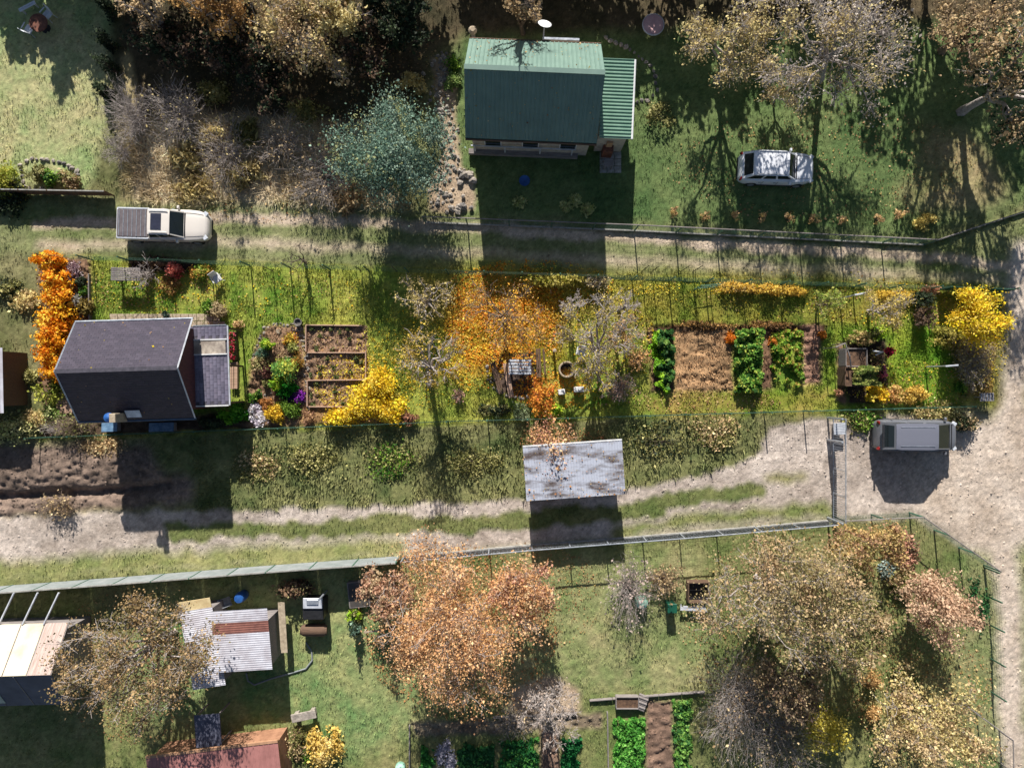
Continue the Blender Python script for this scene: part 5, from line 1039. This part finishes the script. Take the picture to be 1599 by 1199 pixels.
# yellow forsythia like shrubs
for lb, px, py, r, h_, n, ry in (('bright yellow shrub, left end of the row at the lower edge', 530, 652, 1.05, 1.1, 2600, .6), ('broad golden yellow shrub over the lowest soil bed', 572, 628, 1.3, 1.6, 3600, 1.0), ('tall yellow shrub right of the middle soil bed', 592, 600, .9, 1.7, 2200, 1.1), ('yellow shrub at the right end of the yellow row', 610, 640, .9, 1.3, 2200, .8)):
    S_(lb, px, py, r, h_, GY, n, .075, 'yellow_shrub', ry=ry, clumps=34, fuzz=.2)
bare_shrub('reddish brown twiggy shrub at the lower edge right of the yellow row', 636, 652, .6, .8, 'twigbrown', 50, pal=[(170, 120, 90), (150, 100, 80)], nleaf=500)
bare_shrub('small pinkish twiggy shrub below the two bare trees', 716, 618, .45, .7, 'twig', 30, pal=[(190, 150, 130)], nleaf=200)
# plot trees
tree('bare tree with few yellow leaves, upper one left of the orange tree', 662, 466, 4.6, 1.75, [(190, 170, 110), (160, 140, 90), (210, 190, 120)], 900, .07, 'bare_tree', bark='twig', twigs=6, minr=.008, dens=.9)
tree('crooked bare tree with yellow leaf tufts, lower one left of the orange tree', 668, 560, 5.6, 2.3, [(206, 180, 80), (180, 150, 60), (160, 140, 90)], 1500, .07, 'bare_tree', bark='twig', twigs=6, base=(672, 600), minr=.01, low=.45)
tree('orange leaved tree over the fire corner', 786, 492, 4.0, 2.6, [(240, 176, 70), (250, 200, 90), (226, 160, 80), (214, 170, 110), (244, 190, 70)], 1200, .07, 'orange_tree', bark='twigbrown', twigs=7, spread=.09, ry=.75)
tree('spreading leafless tree with pale twigs behind the white chair', 930, 510, 5.0, 2.4, [(200, 180, 90), (170, 150, 90)], 1300, .07, 'bare_tree', bark='twig', twigs=8, base=(935, 568), minr=.009)
tree('small leafless tree top left of the spreading bare tree', 893, 472, 3.2, .9, None, 0, name='bare_tree', bark='twig', twigs=8, nl=6)
tree('small leafless tree top right of the spreading bare tree', 975, 478, 3.4, .95, None, 0, name='bare_tree', bark='twig', twigs=8, nl=6)
tree('slim leafless tree beside the soft leafy crop strip', 968, 520, 3.6, 1.3, [(196, 160, 90), (214, 170, 120)], 500, .08, name='bare_tree', bark='twig', twigs=9, nl=7)
tree('yellow leaf tufted bare tree right of the fire ring', 925, 577, 4.0, 1.4, [(210, 190, 80), (186, 160, 70)], 700, .08, name='bare_tree', bark='twig', twigs=8)
bare_shrub('pinkish grey leafless shrub left of the leafy crop strip', 966, 602, 1.1, 1.5, 'twig', 90, pal=[(200, 160, 130), (180, 150, 140)], nleaf=600)
bare_shrub('tan twiggy shrub above the pinkish shrub', 998, 560, .8, 1.1, 'twigbrown', 50, pal=[(214, 170, 120), (190, 150, 90)], nleaf=700)
S_('orange leaved bush right below the brown benches', 846, 620, .75, 1.6, [(236, 150, 60), (250, 176, 70), (214, 124, 60), (240, 190, 80)], 1500, .07, ry=1.2, clumps=24)
S_('grey-green sage bush at the lower edge below the benches', 815, 645, .65, .6, [(160, 170, 130), (130, 146, 100)], 1000, .06)
S_('dark green low shrub row below the stone rim', 772, 640, 1.0, .5, DKG + OLV, 1200, .07, ry=.45)
S_('fresh green small bush below the block seats', 868, 640, .4, .4, LIME, 500, .07)
S_('tall yellow-green hedge bush on the upper edge, in the house shadow', 860, 437, 1.9, 1.4, [(170, 160, 70), (140, 140, 50), (190, 176, 90)], 2200, .08, ry=.45, clumps=26)
bare_shrub('twiggy shrub on the upper edge right of the house shadow', 935, 440, 1.0, 1.2, 'twig', 50, ry=.4, pal=PALEY, nleaf=300)
S_('golden shrub, left one on the upper edge near the green bar frame', 1150, 448, 1.2, 1.0, [(236, 200, 90), (220, 176, 70), (210, 180, 110)], 1000, .075, ry=.34, clumps=22)
S_('golden shrub, middle one on the upper edge near the green bar frame', 1192, 450, 1.2, 1.1, [(226, 186, 80), (214, 170, 70), (240, 210, 100)], 1000, .075, ry=.3, clumps=22)
S_('golden shrub, right one on the upper edge near the green bar frame', 1234, 455, 1.1, .9, [(230, 190, 80), (210, 174, 70)], 800, .075, ry=.32, clumps=20)
S_('low orange brown herb strip above the big bare soil bed', 1100, 508, 1.8, .35, [(176, 136, 80), (140, 104, 60), (116, 88, 50)], 900, .07, ry=.3)
S_('low rusty brown herb strip above the bright green crop', 1200, 508, 1.6, .4, [(140, 104, 66), (110, 80, 48), (160, 120, 66)], 800, .07, ry=.3)
S_('orange round marigold clump beside the bright green crop', 1141, 527, .38, .5, [(220, 130, 30), (190, 100, 20)], 600, .06)
S_('small orange clump between the two right crop beds', 1207, 534, .28, .4, [(200, 120, 40), (160, 100, 40)], 350, .06)
S_('small orange clump at the top of the narrow bare bed', 1284, 524, .28, .4, [(210, 130, 40), (170, 100, 40)], 350, .06)
# crops: uncountable leaf masses with height
def crop(label, poly, h, pal, n, leaf, cat='crops', elong=1.4, kindn='leafy_crop', patchy=.0, z0=0):
    q = G2(poly); xs = [a for a, _ in q]; ys = [b_ for _, b_ in q]; r_ = np.random.RandomState(len(label)); x = r_.uniform(min(xs), max(xs), n * 2); y = r_.uniform(min(ys), max(ys), n * 2)
    jx = (fbm(x, y, .5, 3, 2) - .5) * 1.1; k = in_poly(x + jx, y + jx, q) & (fbm(x, y, .45, 71, 2) > patchy); x, y = x[k][:n], y[k][:n]
    z = h * np.clip(1.9 * fbm(x, y, .42, 17, 3) - .35, .08, 1.2) * np.sqrt(r_.rand(len(x))); _, _, g = ground_col(x, y); V, F = leaf_quads(np.stack([x, y, g + z + z0], 1), leaf, r_, .9, elong)
    o = link(kindn, raw_mesh(kindn, V, [F], M['leaf'], leaf_cols(len(x), pal, r_, 4, fbm(x, y, .5, 23, 2) * 3 % 1))); return tag(o, label, cat, kind='stuff')
crop('dense bright green leafy crop filling the middle bed between soil strips', [(1145, 516), (1186, 514), (1187, 612), (1145, 611)], .75, [(104, 152, 54), (70, 118, 40), (132, 172, 70), (50, 88, 34), (176, 186, 80)], 6500, .12)
crop('looser green and yellowish crop in the bed left of the narrow bare strip', [(1203, 514), (1250, 512), (1252, 603), (1210, 606)], .5, [(110, 150, 40), (80, 120, 34), (150, 176, 60), (170, 150, 70)], 3400, .1, patchy=.4)
crop('deep green climbing leaves at the left end of the vegetable area', [(1024, 516), (1050, 516), (1050, 600), (1030, 608)], .75, [(60, 108, 48), (44, 84, 40), (84, 132, 60), (110, 140, 60)], 3200, .12)
crop('lime green leafy strip beside the deep green climbing leaves', [(1012, 524), (1028, 518), (1038, 580), (1050, 598), (1048, 614), (1022, 612)], .6, [(130, 180, 40), (160, 200, 50), (100, 150, 30)], 2600, .11)
crop('hedge-like green rim of foliage on the overgrown raised planter', [(1320, 572), (1360, 572), (1362, 602), (1318, 602)], .45, [(150, 160, 80), (110, 130, 60), (180, 176, 100)], 3000, .07, 'foliage', kindn='planter_foliage', z0=.92)
S_('pale green bush behind the raised timber planter', 1350, 528, .8, .8, [(170, 160, 90), (130, 140, 70), (190, 160, 110)], 1400, .07, ry=.5)
S_('olive square bush above the dark red flower bowl', 1372, 518, .55, .8, OLV + LIME, 1000, .07, ry=.5)
S_('brown herb clump between planters and grass path', 1372, 560, .4, .6, BRD + OLV, 700, .06, ry=.9)
S_('pink flowering tuft beside the overgrown planter', 1380, 581, .22, .6, [(226, 130, 160), (200, 90, 130)], 260, .06, ry=.35)
S_('round bright yellow shrub below the overgrown planter', 1371, 616, .58, 1.0, GY, 1900, .07)
S_('tan leafy bush right of the round bright yellow shrub', 1396, 615, .65, .7, [(206, 160, 100), (190, 140, 80), (214, 180, 110)], 1100, .07, ry=.55)
S_('pale yellow bush right of the tan bush at the lower edge', 1428, 616, .8, .8, [(236, 200, 100), (214, 176, 80), (200, 170, 90)], 1500, .07, ry=.55)
S_('small tan tuft left of the planters at the lower edge', 1311, 613, .22, .7, [(180, 130, 100)], 200, .06)
tree('big golden yellow tree at the right end of the plot', 1530, 496, 3.4, 1.5, GY + [(255, 226, 50)], 6500, .085, 'yellow_tree', spread=.13, bark='twigbrown', ry=1.25, zc=.7)
bare_shrub('tangled grey leafless bush under the golden tree', 1525, 566, 1.5, 1.5, 'twig', 170, pal=[(190, 170, 120), (160, 140, 90)], nleaf=1200, ry=1.1)
bare_shrub('small dark leafless bush left of the tangled grey bush', 1498, 538, .7, 1.0, 'twigbrown', 40, pal=[(150, 140, 70)], nleaf=300)
S_('green clump at the foot of the white T-shaped post', 1500, 605, .5, .5, GR1, 600, .07)
S_('dark green round shrub at the upper edge right part of plot', 1444, 469, .5, 1.7, DKG, 1100, .07)
bare_shrub('dark brown twiggy shrub below the dark green round shrub', 1446, 492, .65, 1.5, 'twigbrown', 60, ry=1.4, pal=BRD, nleaf=900)
tree('thin bare fruit tree with sparse yellow leaves right of the crops', 1384, 480, 3.2, 1.5, [(214, 190, 100), (180, 160, 90)], 1300, .075, 'bare_tree', bark='twig', twigs=8, nl=7)
tree('small sparse fruit tree above the narrow bare soil bed', 1295, 470, 2.6, 1.1, [(180, 180, 90), (140, 160, 70)], 900, .075, 'bare_tree', bark='twigbrown', twigs=6, nl=6)
S_('golden scrub on the upper edge near the netting fence', 1400, 460, 1.6, .7, [(236, 200, 80), (210, 176, 70)], 1500, .07, ry=.35)
S_('olive soft shrub left of the golden tree', 1478, 525, .9, .6, [(190, 176, 90), (160, 156, 70)], 1300, .07, ry=.7)
S_('pinkish dry shrub on the upper edge beside the netting fence', 1455, 452, .6, .8, [(214, 160, 120), (180, 130, 100)], 700, .07, ry=.35)
# --- north side
tree('round sage green willow tree left of the rubble path', 615, 238, 5.6, 3.0, SAGE + [(156, 160, 110)], 26000, .08, 'willow_tree', spread=.15, bark='barkdark', low=.12, nl=13, dens=1.6)
bare_shrub('big leafless grey bush on the strip beside the left lawn', 196, 176, 1.7, 2.6, 'twig', 170, ry=1.3)
bare_shrub('leafless grey bush right of the big grey bush', 268, 175, 1.9, 2.8, 'twig', 170, ry=1.1, pal=PALEY, nleaf=300)
bare_shrub('small leafless bush at the foot of the big grey bush', 180, 232, 1.1, 1.6, 'twig', 80)
bare_shrub('brownish leafless thicket left of the sage willow', 498, 270, 2.2, 2.4, 'twig', 110, pal=TAN, nleaf=400, ry=1.2)
bare_shrub('brownish leafless thicket in the dry grass centre', 345, 235, 2.0, 2.0, 'twig', 90, pal=PALEY, nleaf=300, ry=1.2)
bare_shrub('low tan thicket below the dark woods', 440, 218, 1.8, 1.8, 'twig', 80, pal=TAN, nleaf=300)
for i, (px, py, r, h_, pal, lb) in enumerate(((330, 215, .9, .8, PALEY, 'pale straw tussock in the upper dry grass'), (290, 245, 1.0, .8, PALEY, 'pale straw tussock beside the leafless grey bush'), (380, 205, .9, 1.0, OLV, 'olive tussock at the edge of the dark woods'), (330, 140, .9, 1.3, OLV, 'olive bush at the edge of the dark woods'),
    (385, 270, 1.0, .8, PALEY, 'pale straw tussock in the lower dry grass'), (300, 290, 1.2, .6, PALEY, 'flat straw tussock above the pickup truck'), (475, 175, 1.1, 1.5, OLV, 'olive green bush above the brown thicket'), (545, 310, .9, .8, TAN, 'tan tussock at the foot of the sage willow'), (640, 130, .9, 1.0, DYEL, 'dull yellow bush above the sage willow'))):
    S_(lb, px, py, r, h_, pal, 1300, .09, 'tussock' if 'tussock' in lb else 'shrub', ry=r * .8, elong=4 if 'tussock' in lb else 1.5, flat=.2)
tree('sparse brown and yellow tree at the top edge left of centre', 470, 42, 5.6, 3.2, PALEY + TAN, 4200, .12, 'brown_tree', bark='twig', twigs=7)
tree('yellow tufted tree touching the top edge', 515, 12, 6.5, 1.7, DYEL, 2800, .12, 'yellow_tree', bark='twig')
tree('orange brown sparse tree at the top edge, left part', 330, 10, 6.0, 2.0, [(190, 150, 90), (160, 120, 70)], 2200, .12, 'brown_tree', bark='twig')
tree('thin brown tree at the top edge above the woods path', 225, 12, 5.0, 1.3, TAN, 700, .1, 'brown_tree', bark='twig')
for i, (px, py, h_) in enumerate(((163, 8, 2.6), (163, 60, 2.2), (162, 98, 2.6), (158, 140, 1.6))):
    S_('%s dark green columnar conifer beside the left lawn' % ['topmost', 'second', 'third', 'lowest, smallest'][i], px, py, .42, h_, DKG, 1100, .07, 'conifer', 'conifer', clumps=18, group='columnar conifers by the left lawn')
for lb, px, py, r, pal in (('olive shrub in the rounded stone bed, left part', 56, 270, .7, OLV), ('green shrub in the middle of the rounded stone bed', 80, 276, .6, GR1), ('tan brown shrub in the right part of the rounded stone bed', 106, 278, .65, TAN + OLV)): S_(lb, px, py, r, .7, pal, 900, .08, ry=.6)
S_('yellow-green bush at the left edge by the dark wooden fence', 8, 282, 1.0, 1.4, [(190, 186, 80), (150, 160, 60)], 1700, .09)
S_('dark green bush under the yellow-green bush at the left edge', 12, 312, .9, 1.0, DKG, 900, .09)
# dark woods around / beyond the top edge, whose shade covers the upper band
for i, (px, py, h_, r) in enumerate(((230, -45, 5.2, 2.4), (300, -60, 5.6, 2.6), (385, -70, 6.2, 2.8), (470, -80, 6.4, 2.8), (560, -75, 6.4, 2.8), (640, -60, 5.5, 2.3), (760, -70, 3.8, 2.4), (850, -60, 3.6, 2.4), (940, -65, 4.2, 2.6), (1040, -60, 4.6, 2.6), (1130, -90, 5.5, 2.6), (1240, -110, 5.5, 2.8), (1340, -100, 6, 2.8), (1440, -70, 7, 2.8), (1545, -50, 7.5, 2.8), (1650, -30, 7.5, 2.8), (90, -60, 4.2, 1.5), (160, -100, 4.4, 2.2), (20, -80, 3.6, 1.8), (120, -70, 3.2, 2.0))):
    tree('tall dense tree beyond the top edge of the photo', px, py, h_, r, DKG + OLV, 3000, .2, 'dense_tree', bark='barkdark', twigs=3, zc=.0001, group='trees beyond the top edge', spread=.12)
for i, (px, py, h_, r, pal, lb) in enumerate(((255, 60, 2.6, 2.2, DKG + BRD, 'shade-coloured brown tree in the shaded woods left of the brown tree'), (345, 75, 2.6, 2.2, DKG + BRD, 'shade-coloured tree in the middle of the shaded woods'), (565, 70, 3.0, 2.2, DKG + BRD, 'shade-coloured tree right of the brown and yellow tree'), (420, 120, 2.2, 1.8, BRD + DKG, 'low shade-coloured tree at the lower edge of the shaded woods'), (625, 25, 3.6, 2.0, DKG, 'shade-coloured green tree left of the green house at the top'))):
    tree(lb, px, py, h_, r, pal, 3200, .12, 'shade_coloured_tree', bark='barkdark')  # added trees; their dark leaf colours stand in for deep shade
tree('tan leaved tree at the top edge right of the green house', 1145, 52, 6.5, 2.9, PALEY, 4200, .09, 'pale_tree', bark='twig', twigs=9, base=(1118, 130), minr=.01)
tree('broad pale leafless tree above the white SUV', 1300, 76, 7.0, 4.2, PALEY + [(176, 164, 154), (190, 180, 170)], 4600, .085, 'pale_tree', bark='twig', twigs=10, base=(1280, 126), nl=11, minr=.012, low=.42)
tree('smaller tan crowned tree between the two pale trees', 1225, 140, 2.4, 1.6, PALEY, 1500, .08, 'pale_tree', bark='twig', twigs=7)
tree('brown and orange tree at the top right corner', 1530, 38, 8.0, 2.6, [(180, 156, 118), (200, 172, 126), (140, 118, 90)], 2600, .11, 'brown_tree', bark='twigbrown', base=(1470, 80))
tree('brown tree at the top edge above the green house', 818, 8, 4.8, 1.1, TAN, 800, .1, 'brown_tree', bark='barkdark', twigs=6)
tree('tree at the right edge with a pale bent trunk', 1625, 120, 9, 3.4, DKG + TAN, 4200, .13, 'dense_tree', bark='twig', base=(1500, 175))
for i, (px, py, lb) in enumerate(((1052, 330, 'orange sapling, leftmost of the row above the long fence'), (1104, 335, 'second sapling from the left above the long fence'), (1148, 336, 'third sapling from the left above the long fence'), (1190, 338, 'fourth sapling, reddish, above the long fence'), (1232, 340, 'fifth, orange yellow sapling above the long fence'), (1273, 342, 'sixth sapling above the long fence'), (1318, 343, 'seventh, small sapling above the long fence'), (1372, 342, 'eighth, pinkish sapling above the long fence'), (1408, 334, 'ninth sapling left of the pale yellow bush'))):
    S_(lb, px, py, .32, .9, [(214, 180, 130), (196, 156, 112), (206, 176, 110)], 130, .07, 'sapling', 'sapling', clumps=7, group='row of saplings above the long fence')
S_('pale yellow bush at the bend of the long fence', 1448, 346, .7, .8, [(226, 204, 120), (206, 184, 100)], 900, .08, ry=.5)
for i, (px, py) in enumerate(((883, 322), (899, 312), (918, 326), (811, 316))):
    S_('%s round pale bush in the shade of the green house' % ['left', 'middle', 'right', 'separate, leftmost'][i], px, py, .4, .5, [(206, 206, 140), (170, 180, 110)], 420, .08, 'round_bush', 'bush', group='round bushes in front of the green house')
S_('small green bush at the top of the rubble path', 706, 100, .5, .7, GR1, 500, .08); S_('pale green bush beside the green roof corner', 706, 125, .5, .7, [(150, 170, 100), (110, 140, 70)], 600, .08)
S_('tan dry bush in the shade of the green annex', 1032, 180, .9, .8, OLV, 600, .08)
# tree shadow caster in front of green roof
tree('slender leafless tree behind the green roofed house', 800, -22, 9, 1.9, None, 0, name='bare_tree', bark='barkdark', twigs=7, nl=7, base=(838, 30), low=.5)
tree('slim leafless sapling between the upper lane and the plot fence', 463, 402, 2.6, 1.0, None, 0, name='bare_tree', bark='barkdark', twigs=4, nl=5)
# --- lane bank and track
S_('orange and pink leaved tree shrub hanging over the white shed roof', 864, 702, 1.5, 3.5, DORG + DRED, 2600, .07, 'orange_shrub', ry=1.8, clumps=26, fuzz=.18, zf=.7)
for lb, px, py, r, h_, pal in (('green weedy bush on the bank left of the white shed', 740, 720, 1.6, .6, OLV), ('olive weedy bush on the bank in the centre left', 610, 720, 1.8, .6, OLV + GR1), ('weedy bush on the bank below the yellow shrubs', 480, 715, 1.8, .6, OLV), ('tan weed patch on the bank below the annex', 400, 730, 1.4, .5, OLV + TAN),
    ('green weedy bush right of the white shed', 1040, 690, 2.2, .8, OLV + DKG), ('olive weedy bush right of the white shed near the gate', 1120, 675, 1.6, .7, OLV + TAN), ('green bushes above the parked grey van', 1345, 655, 1.2, .7, GR1 + OLV), ('pale bush at the plot corner above the parked van', 1465, 645, 1.3, .8, PALEY + OLV), ('dark bush behind the front of the parked van', 1508, 660, .8, 1.2, DKG + TAN),
    ('pale green bush at the left edge below the plot corner', 12, 670, 1.5, 1.8, [(190, 184, 130), (150, 156, 96)]), ('sandy dry bush between the plot corner and left edge', 55, 655, .9, 1.0, PALEY), ('tan weed clump on the bare earth bank', 160, 700, 1.2, .4, TAN), ('straw clump at the left edge beside the orange hedge', 35, 590, .8, .6, OLV),
    ('dark green hedge bush at the left edge above the plot', 6, 450, 1.0, .8, OLV + DKG), ('pale bush left of the orange hedge', 40, 470, 1.0, .8, PALEY)):
    S_(lb, px, py, r, h_ * .75, [tuple(min(255, int(v * 1.12)) for v in c_) for c_ in pal], 1500, .075, 'weed_bush', ry=r * .6, clumps=24, fuzz=.25)
bare_shrub('short leafless brush on the bare earth by the track', 90, 790, 1.3, .9, 'twigbrown', 70, ry=.6, pal=TAN, nleaf=400)
# --- south gardens
tree('large brown walnut tree at the lower left over the sheds', 208, 1034, 7.0, 4.2, [(176, 146, 104), (150, 126, 86), (126, 118, 76), (190, 160, 116), (104, 92, 70)], 13000, .085, 'walnut_tree', bark='twig', twigs=7, nl=11, minr=.012, spread=.06, dens=1.2)
tree('large dull orange tree in the middle of the bottom gardens', 716, 984, 6.2, 4.5, DORG, 24000, .078, 'orange_tree', bark='twig', twigs=7, nl=12, spread=.085, dens=1.3, ry=1.08)
tree('reddish leaved tree right of the large orange tree', 815, 920, 4.4, 1.9, DRED + DORG, 3800, .1, 'red_tree', bark='twig', twigs=7, spread=.09)
tree('brown-red bush left of the large orange tree', 604, 928, 3.2, 1.9, [(204, 160, 130), (180, 138, 110), (150, 120, 96), (190, 166, 130)], 3200, .1, 'brown_bush', 'bush', bark='twig', low=.1, spread=.09)
S_('small round conifer with long shadow on the mown lawn', 553, 984, .36, 1.7, SAGE + DKG, 1000, .07, 'conifer', 'conifer')
S_('light green small bush above the small round conifer', 553, 962, .45, .6, LIME + OLV, 500, .08)
S_('dark leafy shrub with pale tips above the black grill', 458, 920, 1.4, 1.4, BRD + [(170, 160, 110)], 1200, .09, ry=.55)
S_('pale yellow bush at the bottom between red roof and lawn', 506, 1165, 1.0, 1.3, [(232, 200, 110), (214, 180, 90), (240, 214, 140)], 2600, .09, ry=1.4)
S_('olive grey bush left of the pale yellow bush', 466, 1165, .8, .9, OLV + TAN, 1200, .08, ry=1.0)
S_('fresh green plant between olive bush and pale yellow bush', 480, 1180, .4, .5, GR1, 500, .08)
bare_shrub('leafless grey plum bush around the mint green drum', 985, 925, 1.6, 2.2, 'twig', 120, ry=1.5, pal=[(190, 170, 160)], nleaf=700)
bare_shrub('tan twiggy bush left of the compost box', 1040, 905, 1.3, 1.4, 'twigbrown', 80, pal=TAN, nleaf=900)
tree('pale leafless tree on the sand patch at the bottom', 856, 1108, 4.2, 2.0, [(196, 176, 160)], 500, .08, 'bare_tree', bark='twig', twigs=9, minr=.01)
bare_shrub('low leafless thorny bush left of the pale leafless tree', 800, 1130, 1.3, 1.2, 'twig', 70, pal=TAN, nleaf=200)
tree('huge tan and olive tree in the lower right garden', 1225, 935, 6.6, 4.4, [(176, 156, 116), (150, 138, 92), (190, 168, 124), (124, 120, 74), (200, 170, 130)], 17000, .085, 'tan_tree', bark='twig', twigs=7, nl=12, dens=1.3, spread=.08, rx=1.1, ry=.85)
tree('olive tree adjoining the huge tan tree on its right', 1330, 985, 5.5, 2.6, OLV + TAN, 5200, .1, 'olive_tree', bark='twig', twigs=6)
tree('orange and ochre tree at the fence corner of the lower right garden', 1350, 850, 3.8, 2.1, [(210, 182, 120), (190, 158, 104), (180, 142, 110), (156, 146, 90)], 4200, .1, 'ochre_tree', bark='twigbrown', low=.15, spread=.1, ry=.8)
S_('silver-blue round shrub among the ochre trees', 1390, 888, .62, .7, [(176, 190, 180), (140, 160, 156)], 900, .08)
S_('reddish bush right of the ochre tree at the fence', 1412, 862, 1.0, 1.4, DRED + BRD, 1400, .09, ry=1.2)
tree('rusty pink tree beside the green wire fence', 1462, 940, 4.4, 2.3, [(206, 172, 142), (188, 152, 124), (218, 188, 156)], 5600, .1, 'pink_brown_tree', bark='twigbrown', spread=.1, ry=.9)
S_('brown bush left of the rusty pink tree', 1410, 905, 1.0, 1.2, TAN + OLV, 1300, .09)
bare_shrub('dark grey leafless thicket at the bottom right centre', 1165, 1100, 3.0, 3.0, 'twig', 260, ry=1.3, pal=BRD + TAN, nleaf=1500)
bare_shrub('second grey leafless thicket at the bottom edge', 1225, 1160, 2.6, 2.6, 'twig', 180, pal=TAN + OLV, nleaf=1500)
tree('dark brown tree behind the yellow bush at the bottom', 1230, 1075, 4.6, 2.6, BRD + TAN, 2600, .1, 'brown_tree', bark='twigbrown', twigs=7)
S_('bright pale yellow bush at the bottom right centre', 1288, 1148, 1.7, 2.2, [(222, 204, 90), (200, 184, 70), (236, 220, 120)], 3200, .09, ry=1.4, clumps=26, zf=.6)
tree('large yellowish tan tree at the bottom right corner', 1440, 1135, 4.6, 3.3, DYEL + PALEY + TAN, 8500, .1, 'tan_tree', bark='twig', low=.12, nl=11, spread=.1, dens=1.2)
S_('orange bush, upper one in the lower right garden', 1360, 1062, .65, .9, [(214, 176, 118), (190, 152, 100)], 700, .08)
S_('orange bush, lower one in the lower right garden', 1368, 1118, .5, .8, [(222, 184, 124), (196, 158, 104)], 600, .08)
S_('green bush left of the rusty fence', 1415, 1065, .8, .8, GR1 + OLV, 800, .08)
S_('lush green weeds inside the bottom right wire fence', 1530, 945, .7, .5, [(60, 110, 60), (44, 90, 50)], 900, .08, ry=1.6)
crop('bright green leafy bed left of the soil strip at the bottom', [(957, 1120), (1004, 1118), (1006, 1230), (957, 1230)], .35, [(90, 160, 60), (70, 136, 50), (120, 180, 80)], 4200, .1)
crop('green leafy bed right of the soil strip at the bottom', [(1050, 1088), (1078, 1088), (1080, 1230), (1056, 1230)], .35, [(130, 170, 80), (96, 144, 60), (70, 120, 60)], 3000, .1)
crop('dark green leafy bed at the bottom left of the soil strip', [(876, 1150), (905, 1150), (908, 1230), (878, 1230)], .35, [(40, 120, 60), (30, 96, 50)], 2200, .1)
crop('dark green leafy bed left of the pale log edging', [(714, 1160), (770, 1158), (776, 1230), (716, 1230)], .35, [(60, 120, 60), (44, 96, 50)], 2600, .1)
crop('wide green leafy bed below the pale leafless tree', [(778, 1156), (838, 1150), (842, 1230), (780, 1230)], .35, [(50, 120, 60), (36, 100, 50), (80, 140, 60)], 3000, .1)
crop('narrow green leafy bed beside the pale frost white heap', [(652, 1163), (676, 1162), (680, 1230), (655, 1230)], .35, [(70, 140, 60), (50, 110, 50)], 1500, .1)
S_('pale grey lavender heap between two green beds at the bottom', 696, 1185, .55, .5, [(200, 196, 206), (176, 170, 184)], 1400, .07, ry=1.0)
